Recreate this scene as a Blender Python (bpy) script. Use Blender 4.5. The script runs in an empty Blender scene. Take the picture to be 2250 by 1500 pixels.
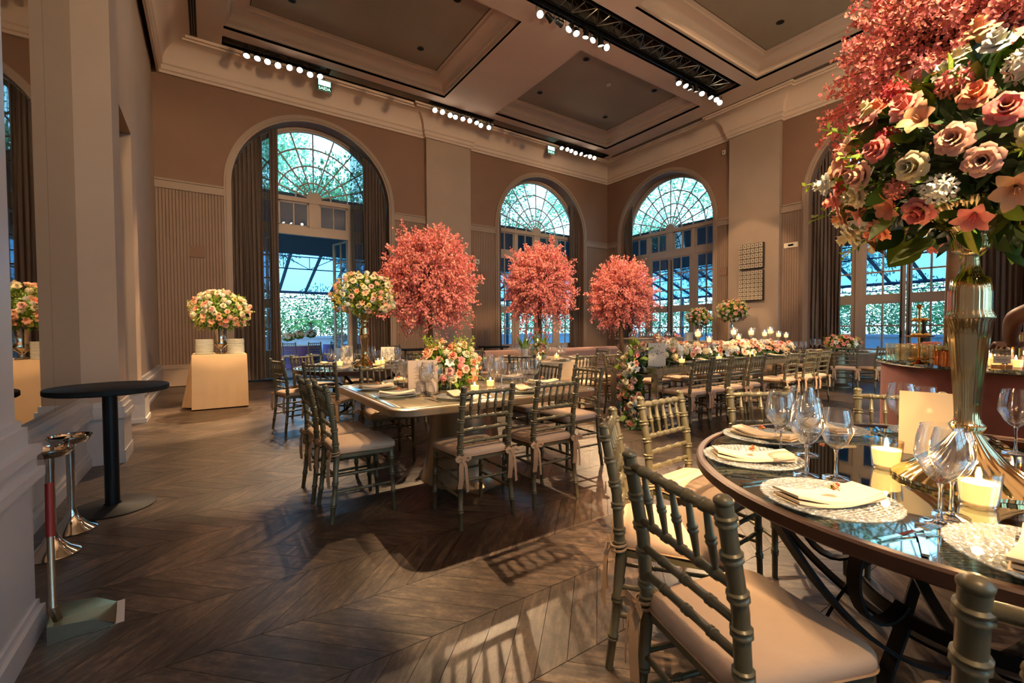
import bpy, math, random
from mathutils import Vector, Matrix, Quaternion
from math import sin, cos, pi, radians, sqrt, atan2
random.seed(7)
SC = bpy.context.scene
COL = SC.collection

# ------------------------------------------------------------------ camera
cam_d = bpy.data.cameras.new('camera'); cam = bpy.data.objects.new('camera', cam_d); COL.objects.link(cam)
cam_d.sensor_width = 36.0; cam_d.lens = 978.0 * 36.0 / 2250.0
cam_d.clip_start = 0.05; cam_d.clip_end = 300
YAW, PITCH, ROLL = radians(55.716), radians(-1.531), radians(-0.2817)
_f = Vector((cos(YAW), sin(YAW), 0)); _r = Vector((sin(YAW), -cos(YAW), 0)); _u = Vector((0, 0, 1))
_f2 = _f * cos(PITCH) + _u * sin(PITCH); _u2 = _u * cos(PITCH) - _f * sin(PITCH)
_r3 = _r * cos(ROLL) + _u2 * sin(ROLL); _u3 = _u2 * cos(ROLL) - _r * sin(ROLL)
_m = Matrix((_r3, _u3, -_f2)).transposed().to_4x4(); _m.translation = (0, 0, 1.28)
cam.matrix_world = _m
cam_d.dof.use_dof = True; cam_d.dof.focus_distance = 5.5; cam_d.dof.aperture_fstop = 7.1
SC.camera = cam

# ------------------------------------------------------------------ world, exposure
W = bpy.data.worlds.new('sky'); SC.world = W; W.use_nodes = True
nt = W.node_tree; nt.nodes.clear()
o_ = nt.nodes.new('ShaderNodeOutputWorld'); b_ = nt.nodes.new('ShaderNodeBackground')
tc = nt.nodes.new('ShaderNodeTexCoord'); sp = nt.nodes.new('ShaderNodeSeparateXYZ'); rp = nt.nodes.new('ShaderNodeValToRGB')
nt.links.new(tc.outputs['Generated'], sp.inputs[0]); nt.links.new(sp.outputs['Z'], rp.inputs[0])
rp.color_ramp.elements[0].position = 0.0; rp.color_ramp.elements[0].color = (0.56, 0.86, 1.0, 1)
rp.color_ramp.elements[1].position = 0.7; rp.color_ramp.elements[1].color = (0.22, 0.56, 0.95, 1)
nt.links.new(rp.outputs[0], b_.inputs['Color']); b_.inputs['Strength'].default_value = 4.2
nt.links.new(b_.outputs[0], o_.inputs[0])
SC.view_settings.view_transform = 'Standard'; SC.view_settings.look = 'None'
SC.view_settings.gamma = 1.0; SC.view_settings.use_curve_mapping = False
SC.view_settings.exposure = 0.45
try:
    cy = SC.cycles
    cy.use_denoising = True; cy.max_bounces = 7; cy.diffuse_bounces = 3; cy.glossy_bounces = 4
    cy.transmission_bounces = 6; cy.transparent_max_bounces = 16
    cy.sample_clamp_indirect = 6.0; cy.sample_clamp_direct = 0.0
    cy.adaptive_threshold = 0.04; cy.caustics_reflective = False; cy.caustics_refractive = False; cy.blur_glossy = 0.5
except Exception:
    pass

# spotlights (warm theatre lamps in the ceiling tracks) are created with the lamp housings further down; powers listed here
SPOT_W = 1.0      # overall multiplier of the lamps
WARM = (1.0, 0.66, 0.36)
FILL_W = 950.0  # each of the two added fill lamps at the rear

# ------------------------------------------------------------------ helpers
def lin(c):
    return tuple(((v / 255.0) / 12.92 if v / 255.0 <= 0.04045 else ((v / 255.0 + 0.055) / 1.055) ** 2.4) for v in c)

class MB:
    """collects faces of one mesh"""
    def __init__(s): s.v = []; s.f = []; s.m = []; s.mi = 0
    def add(s, vs, fs):
        n = len(s.v); s.v += [tuple(p) for p in vs]; s.f += [tuple(i + n for i in q) for q in fs]; s.m += [s.mi] * len(fs); return s
    def box(s, a, b):
        (x0, y0, z0), (x1, y1, z1) = a, b
        return s.add([(x0, y0, z0), (x1, y0, z0), (x1, y1, z0), (x0, y1, z0), (x0, y0, z1), (x1, y0, z1), (x1, y1, z1), (x0, y1, z1)],
                     [(0, 3, 2, 1), (4, 5, 6, 7), (0, 1, 5, 4), (1, 2, 6, 5), (2, 3, 7, 6), (3, 0, 4, 7)])
    def cbox(s, c, d):
        return s.box((c[0] - d[0] / 2, c[1] - d[1] / 2, c[2] - d[2] / 2), (c[0] + d[0] / 2, c[1] + d[1] / 2, c[2] + d[2] / 2))
    def lathe(s, prof, n=24, c=(0, 0, 0), flute=0, fl=0.0, close=False, sx=1.0, sy=1.0):
        vs = []; fs = []
        for (r, z) in prof:
            for k in range(n):
                a = 2 * pi * k / n; rr = r * (1 + fl * abs(cos(flute * a / 2))) if flute else r
                vs.append((c[0] + rr * cos(a) * sx, c[1] + rr * sin(a) * sy, c[2] + z))
        m = len(prof)
        for i in range(m - 1):
            for k in range(n):
                k2 = (k + 1) % n; fs.append((i * n + k, i * n + k2, (i + 1) * n + k2, (i + 1) * n + k))
        if close:
            fs.append(tuple(reversed(range(n)))); fs.append(tuple((m - 1) * n + k for k in range(n)))
        return s.add(vs, fs)
    def tube(s, pts, rad, n=8, cap=True):
        pts = [Vector(p) for p in pts]; m = len(pts)
        if not isinstance(rad, (list, tuple)): rad = [rad] * m
        vs = []; fs = []; prev = None
        for i, p in enumerate(pts):
            d = (pts[min(i + 1, m - 1)] - pts[max(i - 1, 0)])
            if d.length < 1e-9: d = Vector((0, 0, 1))
            d.normalize()
            if prev is None:
                ref = Vector((0, 0, 1)) if abs(d.z) < 0.9 else Vector((1, 0, 0)); u = d.cross(ref).normalized()
            else:
                u = prev - d * prev.dot(d)
                u = u.normalized() if u.length > 1e-6 else d.orthogonal().normalized()
            prev = u; w = d.cross(u)
            for k in range(n):
                a = 2 * pi * k / n; q = p + (u * cos(a) + w * sin(a)) * rad[i]; vs.append(tuple(q))
        for i in range(m - 1):
            for k in range(n):
                k2 = (k + 1) % n; fs.append((i * n + k, i * n + k2, (i + 1) * n + k2, (i + 1) * n + k))
        if cap:
            fs.append(tuple(reversed(range(n)))); fs.append(tuple((m - 1) * n + k for k in range(n)))
        return s.add(vs, fs)
    def strip(s, pts, width_dir, w, t=0.004):
        """flat bar: follows pts, w wide along width_dir, t thick"""
        wd = Vector(width_dir).normalized() * (w / 2); pts = [Vector(p) for p in pts]; m = len(pts); vs = []; fs = []
        for i, p in enumerate(pts):
            d = (pts[min(i + 1, m - 1)] - pts[max(i - 1, 0)]).normalized(); n_ = d.cross(wd)
            n_ = n_.normalized() * (t / 2) if n_.length > 1e-9 else Vector((0, 0, t / 2))
            vs += [tuple(p - wd - n_), tuple(p + wd - n_), tuple(p + wd + n_), tuple(p - wd + n_)]
        for i in range(m - 1):
            for k in range(4):
                k2 = (k + 1) % 4; fs.append((4 * i + k, 4 * i + k2, 4 * i + 4 + k2, 4 * i + 4 + k))
        fs.append((3, 2, 1, 0)); b = 4 * (m - 1); fs.append((b, b + 1, b + 2, b + 3))
        return s.add(vs, fs)
    def prism(s, poly, z0, z1):
        n = len(poly); vs = [(x, y, z0) for x, y in poly] + [(x, y, z1) for x, y in poly]
        fs = [tuple(reversed(range(n))), tuple(range(n, 2 * n))] + [(i, (i + 1) % n, n + (i + 1) % n, n + i) for i in range(n)]
        return s.add(vs, fs)
    def sweep(s, prof, path, closed=False):
        """prof: list of (offset, z) ; path: list of (x, y, nx, ny, k): normal direction and mitre scale"""
        m = len(prof); vs = []; fs = []
        for (x, y, nx, ny) in path:
            for (o, z) in prof: vs.append((x + nx * o, y + ny * o, z))
        np_ = len(path)
        for i in range(np_ - 1 + (1 if closed else 0)):
            j = (i + 1) % np_
            for k in range(m - 1): fs.append((i * m + k, j * m + k, j * m + k + 1, i * m + k + 1))
        return s.add(vs, fs)
    def xf(s, M, start=0):
        for i in range(start, len(s.v)): s.v[i] = tuple(M @ Vector(s.v[i]))
        return s
    def mesh(s, name, mat, smooth=True, angle=40):
        me = bpy.data.meshes.new(name); me.from_pydata(s.v, [], s.f)
        for m in (mat if isinstance(mat, (list, tuple)) else [mat]): me.materials.append(m)
        if any(s.m): me.polygons.foreach_set('material_index', s.m)
        if smooth:
            me.polygons.foreach_set('use_smooth', [True] * len(me.polygons))
            try: me.set_sharp_from_angle(angle=radians(angle))
            except Exception: pass
        me.update(); return me
    def build(s, name, mat, parent=None, smooth=True, angle=40, loc=(0, 0, 0)):
        return obj(name, s.mesh(name, mat, smooth, angle), parent, loc)

def obj(name, me, parent=None, loc=(0, 0, 0), rz=0.0, quat=None, scale=None):
    o = bpy.data.objects.new(name, me); COL.objects.link(o)
    o.location = loc
    if quat is not None: o.rotation_mode = 'QUATERNION'; o.rotation_quaternion = quat
    elif rz: o.rotation_euler = (0, 0, rz)
    if scale is not None: o.scale = scale if isinstance(scale, (tuple, list)) else (scale,) * 3
    if parent is not None: o.parent = parent
    return o
def tag(o, label=None, cat=None, group=None, kind=None):
    if label: o['label'] = label
    if cat: o['category'] = cat
    if group: o['group'] = group
    if kind: o['kind'] = kind
    return o
def empty(name, loc=(0, 0, 0), rz=0.0):
    o = bpy.data.objects.new(name, None); COL.objects.link(o); o.location = loc; o.rotation_euler = (0, 0, rz); o.empty_display_size = 0.1
    return o
def thing(name, label, cat, loc=(0, 0, 0), rz=0.0, group=None):
    return tag(empty(name, loc, rz), label, cat, group)
def inst(spec, name, label, cat, loc, rz=0.0, group=None):
    """spec: list of (part name, mesh, local loc, [(sub name, mesh, loc)...])"""
    t = thing(name, label, cat, loc, rz, group)
    for (pn, me, l, subs) in spec:
        p = obj(pn, me, t, l)
        for (sn, sm, sl) in subs: obj(sn, sm, p, sl)
    return t
def structure(o): o['kind'] = 'structure'; return o
def outq(d): return Vector(d).normalized().to_track_quat('Z', 'Y')

# ------------------------------------------------------------------ materials
MATS = {}
def mat(name, col, rough=0.5, metal=0.0, spec=None, **kw):
    m = bpy.data.materials.new(name); m.use_nodes = True; b = m.node_tree.nodes['Principled BSDF']
    b.inputs['Base Color'].default_value = (*lin(col), 1); b.inputs['Roughness'].default_value = rough; b.inputs['Metallic'].default_value = metal
    if spec is not None: b.inputs['Specular IOR Level'].default_value = spec
    for k, v in kw.items(): b.inputs[k.replace('_', ' ')].default_value = v
    MATS[name] = m; return m
def nodes(m): return m.node_tree.nodes, m.node_tree.links, m.node_tree.nodes['Principled BSDF']
def vary(m, amount=0.15, scale=3.0, detail=4, bump=0.0, bscale=None, stretch=None):
    """noise variation of the base colour, optional bump"""
    N, L, b = nodes(m); col = b.inputs['Base Color'].default_value[:]
    t = N.new('ShaderNodeTexCoord'); src = t.outputs['Object']
    if stretch:
        mp = N.new('ShaderNodeMapping'); mp.inputs['Scale'].default_value = stretch; L.new(src, mp.inputs[0]); src = mp.outputs[0]
    n = N.new('ShaderNodeTexNoise'); n.inputs['Scale'].default_value = scale; n.inputs['Detail'].default_value = detail; L.new(src, n.inputs['Vector'])
    r = N.new('ShaderNodeMapRange'); r.inputs['From Min'].default_value = .25; r.inputs['From Max'].default_value = .75
    r.inputs['To Min'].default_value = 1 - amount; r.inputs['To Max'].default_value = 1 + amount; L.new(n.outputs['Fac'], r.inputs['Value'])
    mx = N.new('ShaderNodeMix'); mx.data_type = 'RGBA'; mx.blend_type = 'MULTIPLY'; mx.inputs[0].default_value = 1
    mx.inputs[6].default_value = col; L.new(r.outputs[0], mx.inputs[7]); L.new(mx.outputs[2], b.inputs['Base Color'])
    if bump:
        n2 = N.new('ShaderNodeTexNoise'); n2.inputs['Scale'].default_value = bscale or scale * 8; n2.inputs['Detail'].default_value = 4; L.new(src, n2.inputs['Vector'])
        bp = N.new('ShaderNodeBump'); bp.inputs['Strength'].default_value = bump; bp.inputs['Distance'].default_value = .01
        L.new(n2.outputs['Fac'], bp.inputs['Height']); L.new(bp.outputs[0], b.inputs['Normal'])
    return m
def island(m, lo=0.75, hi=1.2, hue=0.0):
    """per-piece variation: object random + island random"""
    N, L, b = nodes(m); col = b.inputs['Base Color'].default_value[:]
    oi = N.new('ShaderNodeObjectInfo'); ge = N.new('ShaderNodeNewGeometry')
    ad = N.new('ShaderNodeMath'); ad.operation = 'ADD'; fr = N.new('ShaderNodeMath'); fr.operation = 'FRACT'
    L.new(oi.outputs['Random'], ad.inputs[0]); L.new(ge.outputs['Random Per Island'], ad.inputs[1]); L.new(ad.outputs[0], fr.inputs[0])
    r = N.new('ShaderNodeMapRange'); r.inputs['To Min'].default_value = lo; r.inputs['To Max'].default_value = hi; L.new(fr.outputs[0], r.inputs['Value'])
    h = N.new('ShaderNodeHueSaturation'); h.inputs['Color'].default_value = col; L.new(r.outputs[0], h.inputs['Value'])
    if hue:
        r2 = N.new('ShaderNodeMapRange'); r2.inputs['To Min'].default_value = .5 - hue; r2.inputs['To Max'].default_value = .5 + hue
        m2 = N.new('ShaderNodeMath'); m2.operation = 'MULTIPLY'; m2.inputs[1].default_value = 7.31; f2 = N.new('ShaderNodeMath'); f2.operation = 'FRACT'
        L.new(fr.outputs[0], m2.inputs[0]); L.new(m2.outputs[0], f2.inputs[0]); L.new(f2.outputs[0], r2.inputs['Value']); L.new(r2.outputs[0], h.inputs['Hue'])
    L.new(h.outputs[0], b.inputs['Base Color']); return m
def emit(name, col, strength):
    m = bpy.data.materials.new(name); m.use_nodes = True; n = m.node_tree; n.nodes.clear()
    o = n.nodes.new('ShaderNodeOutputMaterial'); e = n.nodes.new('ShaderNodeEmission'); e.inputs[0].default_value = (*col, 1); e.inputs[1].default_value = strength
    n.links.new(e.outputs[0], o.inputs[0]); MATS[name] = m; return m
def thin_glass(name, tint=(1, 1, 1), base=0.05, edge=0.75, rough=0.0, power=3.0, glossy=(1, 1, 1)):
    """thin clear glass: see-through, mirrors more towards its rim"""
    m = bpy.data.materials.new(name); m.use_nodes = True; n = m.node_tree; n.nodes.clear(); N = n.nodes.new
    o = N('ShaderNodeOutputMaterial'); tr = N('ShaderNodeBsdfTransparent'); tr.inputs[0].default_value = (*tint, 1)
    g = N('ShaderNodeBsdfGlossy'); g.inputs['Roughness'].default_value = rough; g.inputs['Color'].default_value = (*glossy, 1)
    lw = N('ShaderNodeLayerWeight'); lw.inputs['Blend'].default_value = .5
    pw = N('ShaderNodeMath'); pw.operation = 'POWER'; pw.inputs[1].default_value = power
    ma = N('ShaderNodeMath'); ma.operation = 'MULTIPLY_ADD'; ma.inputs[1].default_value = edge; ma.inputs[2].default_value = base; ma.use_clamp = True
    n.links.new(lw.outputs['Facing'], pw.inputs[0]); n.links.new(pw.outputs[0], ma.inputs[0])
    mx = N('ShaderNodeMixShader'); n.links.new(ma.outputs[0], mx.inputs[0]); n.links.new(tr.outputs[0], mx.inputs[1]); n.links.new(g.outputs[0], mx.inputs[2]); n.links.new(mx.outputs[0], o.inputs[0])
    MATS[name] = m; return m

vary(mat('upper_wall', (140, 107, 85), .75), .06, 1.2, bump=.02)
vary(mat('wall_grey', (172, 150, 130), .7), .05, 1.5)
vary(mat('beadboard', (148, 121, 99), .6), .05, 2)
vary(mat('trim_paint', (162, 138, 117), .5), .04, 2)
vary(mat('white_dado', (196, 190, 186), .38), .04, 2)
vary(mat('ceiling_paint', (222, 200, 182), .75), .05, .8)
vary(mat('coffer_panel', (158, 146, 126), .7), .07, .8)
mat('black_gap', (16, 14, 12), .8)
vary(mat('window_paint', (184, 162, 140), .5), .05, 2)
mat('mirror_wall', (185, 178, 168), .015, 1.0)
thin_glass('pane_glass', (.84, .95, 1.0), .04, .55, 0, 4)
# plank floor: streaky grey-brown timber, satin
fl = mat('plank', (108, 84, 66), .36, 0.0, .5)
N, L, b = nodes(fl)
oi = N.new('ShaderNodeObjectInfo'); ge = N.new('ShaderNodeNewGeometry'); tcx = N.new('ShaderNodeTexCoord')
ad = N.new('ShaderNodeMath'); fr = N.new('ShaderNodeMath'); fr.operation = 'FRACT'
L.new(oi.outputs['Random'], ad.inputs[0]); L.new(ge.outputs['Random Per Island'], ad.inputs[1]); L.new(ad.outputs[0], fr.inputs[0])
sx = N.new('ShaderNodeSeparateXYZ'); L.new(ge.outputs['Position'], sx.inputs[0])
# grain runs along the plank: planks lie at +45 or -45 degrees in alternating bands of 0.425 m
bd = N.new('ShaderNodeMath'); bd.operation = 'MULTIPLY_ADD'; bd.inputs[1].default_value = 1 / 0.85; bd.inputs[2].default_value = 10.0; L.new(sx.outputs['Y'], bd.inputs[0])
bf = N.new('ShaderNodeMath'); bf.operation = 'FRACT'; L.new(bd.outputs[0], bf.inputs[0])
gt = N.new('ShaderNodeMath'); gt.operation = 'GREATER_THAN'; gt.inputs[1].default_value = .5; L.new(bf.outputs[0], gt.inputs[0])
sg = N.new('ShaderNodeMath'); sg.operation = 'MULTIPLY_ADD'; sg.inputs[1].default_value = 2; sg.inputs[2].default_value = -1; L.new(gt.outputs[0], sg.inputs[0])
my = N.new('ShaderNodeMath'); my.operation = 'MULTIPLY'; L.new(sx.outputs['Y'], my.inputs[0]); L.new(sg.outputs[0], my.inputs[1])
al = N.new('ShaderNodeMath'); al.operation = 'SUBTRACT'; L.new(sx.outputs['X'], al.inputs[0]); L.new(my.outputs[0], al.inputs[1])
ac = N.new('ShaderNodeMath'); ac.operation = 'ADD'; L.new(sx.outputs['X'], ac.inputs[0]); L.new(my.outputs[0], ac.inputs[1])
cx = N.new('ShaderNodeCombineXYZ'); ml = N.new('ShaderNodeMath'); ml.operation = 'MULTIPLY'; ml.inputs[1].default_value = .22
L.new(ac.outputs[0], ml.inputs[0]); L.new(al.outputs[0], cx.inputs[0]); L.new(ml.outputs[0], cx.inputs[1]); L.new(fr.outputs[0], cx.inputs[2])
gn = N.new('ShaderNodeTexNoise'); gn.inputs['Scale'].default_value = 26; gn.inputs['Detail'].default_value = 6; gn.inputs['Roughness'].default_value = .65; L.new(cx.outputs[0], gn.inputs['Vector'])
g2 = N.new('ShaderNodeTexNoise'); g2.inputs['Scale'].default_value = 2.3; g2.inputs['Detail'].default_value = 5; L.new(ge.outputs['Position'], g2.inputs['Vector'])
rp = N.new('ShaderNodeValToRGB'); L.new(gn.outputs['Fac'], rp.inputs[0])
e = rp.color_ramp.elements; e[0].position = .32; e[0].color = (*lin((46, 38, 32)), 1); e[1].position = .68; e[1].color = (*lin((110, 90, 73)), 1)
x_ = e.new(.5); x_.color = (*lin((78, 63, 51)), 1)
r = N.new('ShaderNodeMapRange'); r.inputs['To Min'].default_value = .72; r.inputs['To Max'].default_value = 1.28; L.new(fr.outputs[0], r.inputs['Value'])
r2 = N.new('ShaderNodeMapRange'); r2.inputs['From Min'].default_value = .3; r2.inputs['From Max'].default_value = .7; r2.inputs['To Min'].default_value = .72; r2.inputs['To Max'].default_value = 1.25; L.new(g2.outputs['Fac'], r2.inputs['Value'])
g3 = N.new('ShaderNodeTexNoise'); g3.inputs['Scale'].default_value = 38; g3.inputs['Detail'].default_value = 5; g3.inputs['Roughness'].default_value = .75; L.new(ge.outputs['Position'], g3.inputs['Vector'])
r3 = N.new('ShaderNodeMapRange'); r3.inputs['From Min'].default_value = .35; r3.inputs['From Max'].default_value = .65; r3.inputs['To Min'].default_value = .70; r3.inputs['To Max'].default_value = 1.22; L.new(g3.outputs['Fac'], r3.inputs['Value'])
m0 = N.new('ShaderNodeMath'); m0.operation = 'MULTIPLY'; L.new(r2.outputs[0], m0.inputs[0]); L.new(r3.outputs[0], m0.inputs[1])
mm = N.new('ShaderNodeMath'); mm.operation = 'MULTIPLY'; L.new(r.outputs[0], mm.inputs[0]); L.new(m0.outputs[0], mm.inputs[1])
mx = N.new('ShaderNodeMix'); mx.data_type = 'RGBA'; mx.blend_type = 'MULTIPLY'; mx.inputs[0].default_value = 1
L.new(rp.outputs[0], mx.inputs[6]); L.new(mm.outputs[0], mx.inputs[7]); L.new(mx.outputs[2], b.inputs['Base Color'])
rr = N.new('ShaderNodeMapRange'); rr.inputs['To Min'].default_value = .27; rr.inputs['To Max'].default_value = .44; L.new(gn.outputs['Fac'], rr.inputs['Value']); L.new(rr.outputs[0], b.inputs['Roughness'])
bp = N.new('ShaderNodeBump'); bp.inputs['Strength'].default_value = .10; bp.inputs['Distance'].default_value = .003; L.new(gn.outputs['Fac'], bp.inputs['Height']); L.new(bp.outputs[0], b.inputs['Normal'])

vary(mat('chair_paint', (114, 107, 82), .34, .25), .08, 14)
vary(mat('cushion_cloth', (214, 184, 154), .85), .05, 6, bump=.15, bscale=60)
vary(mat('ribbon', (204, 168, 130), .8), .05, 20)
vary(mat('curtain_cloth', (104, 88, 78), .9), .08, 8)
def sheer(name, col, op):
    m = bpy.data.materials.new(name); m.use_nodes = True; n = m.node_tree; n.nodes.clear(); N = n.nodes.new
    o = N('ShaderNodeOutputMaterial'); tr = N('ShaderNodeBsdfTransparent'); tr.inputs[0].default_value = (.75, .82, .86, 1); d = N('ShaderNodeBsdfDiffuse'); d.inputs[0].default_value = (*lin(col), 1)
    mx = N('ShaderNodeMixShader'); mx.inputs[0].default_value = op; n.links.new(tr.outputs[0], mx.inputs[1]); n.links.new(d.outputs[0], mx.inputs[2]); n.links.new(mx.outputs[0], o.inputs[0]); MATS[name] = m
sheer('sheer_cloth', (120, 112, 108), .32)
vary(mat('linen', (212, 192, 162), .85), .04, 5, bump=.1, bscale=50)
vary(mat('cloth_tan', (224, 188, 142), .8), .04, 3, bump=.05, bscale=30)
vary(mat('cloth_rose', (178, 140, 124), .85), .06, 4)
vary(mat('velvet_pink', (138, 84, 80), .75), .34, 2.6, 6, bump=.1, bscale=14)
mat('black_metal', (38, 40, 42), .35, .6)
mat('dark_top', (34, 34, 35), .55, .0, .2)
mat('chrome', (210, 206, 196), .09, 1.0)
mat('brushed_steel', (176, 164, 138), .28, 1.0)
mat('silver', (222, 214, 196), .07, 1.0)
mat('gold_mercury', (214, 190, 142), .08, 1.0)
mat('gold', (216, 164, 84), .18, 1.0)
mat('copper', (206, 122, 70), .16, 1.0)
mat('mirror_top', (196, 204, 198), .03, 1.0)
vary(mat('mirror_tile', (214, 208, 194), .2, .9), .12, 18); mat('champagne_glass', (196, 182, 152), .12, .7)
vary(mat('champagne', (170, 150, 122), .3, .75), .05, 4)
vary(mat('brown_rim', (72, 48, 36), .35, .2), .15, 9)
mat('iron_strap', (34, 28, 24), .45, .5)
mat('red_plastic', (142, 34, 26), .4)
mat('porcelain', (232, 226, 206), .2)
mat('card_white', (240, 226, 198), .8)
mat('card_grey', (186, 168, 150), .8)
mat('print_grey', (120, 110, 104), .8)
mat('wax', (250, 214, 140), .6, 0, None, **{'Emission_Color': (1.0, .62, .22, 1), 'Emission_Strength': 1.5})
emit('flame', (1.0, .72, .35), 18.0)
emit('lamp_lens', (1.0, .86, .66), 26.0)
thin_glass('clear_glass', (.985, .99, .99), .045, .95, 0, 2.0)
sg_ = bpy.data.materials.new('solid_glass'); sg_.use_nodes = True; MATS['solid_glass'] = sg_; sg_.node_tree.nodes.clear()
_o = sg_.node_tree.nodes.new('ShaderNodeOutputMaterial'); _g = sg_.node_tree.nodes.new('ShaderNodeBsdfGlass'); _g.inputs['IOR'].default_value = 1.46; _g.inputs['Roughness'].default_value = 0.0; sg_.node_tree.links.new(_g.outputs[0], _o.inputs[0])
thin_glass('votive_glass', (1.0, .95, .85), .10, .7, .08, 2.2)
thin_glass('bottle_glass', (.98, .93, .82), .12, .7, .02, 2.2)
# pressed-glass charger: clear glass with a bead relief
cg = bpy.data.materials.new('pressed_glass'); cg.use_nodes = True; MATS['pressed_glass'] = cg
n = cg.node_tree; n.nodes.clear(); NN = n.nodes.new
o1 = NN('ShaderNodeOutputMaterial'); tr = NN('ShaderNodeBsdfTransparent'); tr.inputs[0].default_value = (.93, .97, .95, 1); pb = NN('ShaderNodeBsdfPrincipled')
pb.inputs['Base Color'].default_value = (.92, .95, .92, 1); pb.inputs['Roughness'].default_value = .12; pb.inputs['Metallic'].default_value = .35
tcv = NN('ShaderNodeTexCoord'); vo = NN('ShaderNodeTexVoronoi'); vo.inputs['Scale'].default_value = 75; vo.inputs['Randomness'].default_value = .25; n.links.new(tcv.outputs['Object'], vo.inputs['Vector'])
bpn = NN('ShaderNodeBump'); bpn.inputs['Strength'].default_value = 1.0; bpn.inputs['Distance'].default_value = .03; n.links.new(vo.outputs['Distance'], bpn.inputs['Height']); n.links.new(bpn.outputs[0], pb.inputs['Normal'])
mxn = NN('ShaderNodeMixShader'); mxn.inputs[0].default_value = .56; n.links.new(tr.outputs[0], mxn.inputs[1]); n.links.new(pb.outputs[0], mxn.inputs[2]); n.links.new(mxn.outputs[0], o1.inputs[0])
# flowers and leaves
def petal_mat(name, col, hue=.012, lo=.8, hi=1.15):
    m = mat(name, col, .6); b = m.node_tree.nodes['Principled BSDF']; b.inputs['Subsurface Weight'].default_value = 0.0
    island(m, lo, hi, hue); return m
petal_mat('petal_peach', (252, 190, 146)); petal_mat('petal_pink', (246, 150, 140)); petal_mat('petal_cream', (246, 232, 190))
petal_mat('petal_white', (244, 240, 226)); petal_mat('petal_hot', (226, 72, 84)); petal_mat('petal_salmon', (252, 164, 130)); petal_mat('petal_yellow', (228, 208, 110))
petal_mat('petal_blush', (244, 192, 170))
petal_mat('blossom', (255, 160, 148), .022, .76, 1.12)
petal_mat('leaf', (110, 142, 40), .03, .6, 1.3); petal_mat('leaf_dark', (48, 78, 30), .03, .6, 1.3); petal_mat('leaf_fresh', (146, 166, 52), .03, .7, 1.2)
petal_mat('tree_leaf', (96, 150, 92), .03, .6, 1.4); petal_mat('tree_leaf_pale', (150, 190, 140), .03, .7, 1.4); petal_mat('palm_leaf', (104, 142, 56), .03, .7, 1.4)
vary(mat('bark', (104, 78, 54), .9), .25, 14, bump=.5, bscale=30)
vary(mat('bark_grey', (120, 112, 100), .9), .2, 6)
mat('foam_green', (40, 62, 28), .9)
vary(mat('stone_white', (214, 216, 218), .7), .06, 2)
vary(mat('terrace_floor', (150, 146, 142), .6), .08, 2)
mat('canopy_dark', (58, 64, 72), .7); mat('steel_blue', (60, 76, 92), .5, .3)
thin_glass('canopy_glass', (.50, .72, .92), .12, .5, .25, 3)
mat('purple_cloth', (104, 84, 140), .85); vary(mat('lawn', (78, 104, 48), .95), .3, 3)
mat('skin', (96, 60, 44), .45); mat('shirt_grey', (84, 80, 80), .85); mat('apron_black', (22, 22, 26), .8); mat('hair_dark', (28, 22, 18), .7); mat('shoe_black', (20, 18, 18), .4)
mat('plaster_art', (184, 168, 142), .75); mat('art_hole', (70, 58, 46), .8); mat('plastic_white', (216, 206, 192), .5); mat('pastry', (232, 164, 58), .7)
emit('exit_glow', (.55, 1.0, .85), 1.6); mat('exit_green', (30, 120, 90), .5)
mat('vent_grey', (120, 108, 96), .6); mat('juice', (236, 150, 40), .3); mat('liquor', (190, 110, 50), .2)

# ------------------------------------------------------------------ room measures (metres)
YA, XB, XC = 13.0, 13.63, -0.95       # wall with the doorway (far), wall with the art, mirror wall
ZC = 7.9                              # ceiling
ARCH_R, ARCH_S = 1.97, 4.87           # arch opening radius and spring height

# ---- floor: chevron planks
floor = structure(MB().box((-1.6, -5.5, -.12), (14.3, 13.6, -.012)).build('floor', MATS['black_gap'], None, False))
BH, PW = .425, .16
def plank_poly(kx, band):
    y0 = band * BH; y1 = y0 + BH; g = .0016
    x0 = kx * PW; s = -1 if band % 2 == 0 else 1          # even bands run (1,-1)
    if s < 0: return [(x0 + g, y1 - g), (x0 + BH + g, y0 + g), (x0 + BH + PW - g, y0 + g), (x0 + PW - g, y1 - g)]
    return [(x0 + g, y0 + g), (x0 + PW - g, y0 + g), (x0 + BH + PW - g, y1 - g), (x0 + BH + g, y1 - g)]
even = MB().prism([(x, y - BH / 2) for x, y in [(px - PW / 2 - BH / 2, py) for px, py in plank_poly(0, 0)]], -.012, 0).mesh('plank', MATS['plank'], False)
odd = MB().prism([(px - PW / 2 - BH / 2, py - BH * 1.5) for px, py in plank_poly(0, 1)], -.012, 0).mesh('plank', MATS['plank'], False)
pl = []
for band in range(-12, 31):
    for kx in range(-13, 88):
        cxp = kx * PW + PW / 2 + BH / 2; cyp = band * BH + BH / 2
        if cxp < -1.3 or cxp > 13.9 or cyp > 12.95: continue
        d = Vector((cxp, cyp, -1.28)); fw = d.dot(_f); rt = d.dot(_r)
        inview = fw > .3 and abs(rt / fw) < 1.2 and 1.28 / fw * 978 < 790
        pl.append((0 if inview else 1, fw if inview else 0, kx, band, cxp, cyp))
pl.sort()
rest = MB()
for i, (a, fwd, kx, band, cxp, cyp) in enumerate(pl):
    if i < 300: obj('plank', even if band % 2 == 0 else odd, floor, (cxp, cyp, 0))
    else: rest.prism(plank_poly(kx, band), -.012, 0)
tag(rest.build('planks', MATS['plank'], floor, False), kind='stuff')

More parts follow.
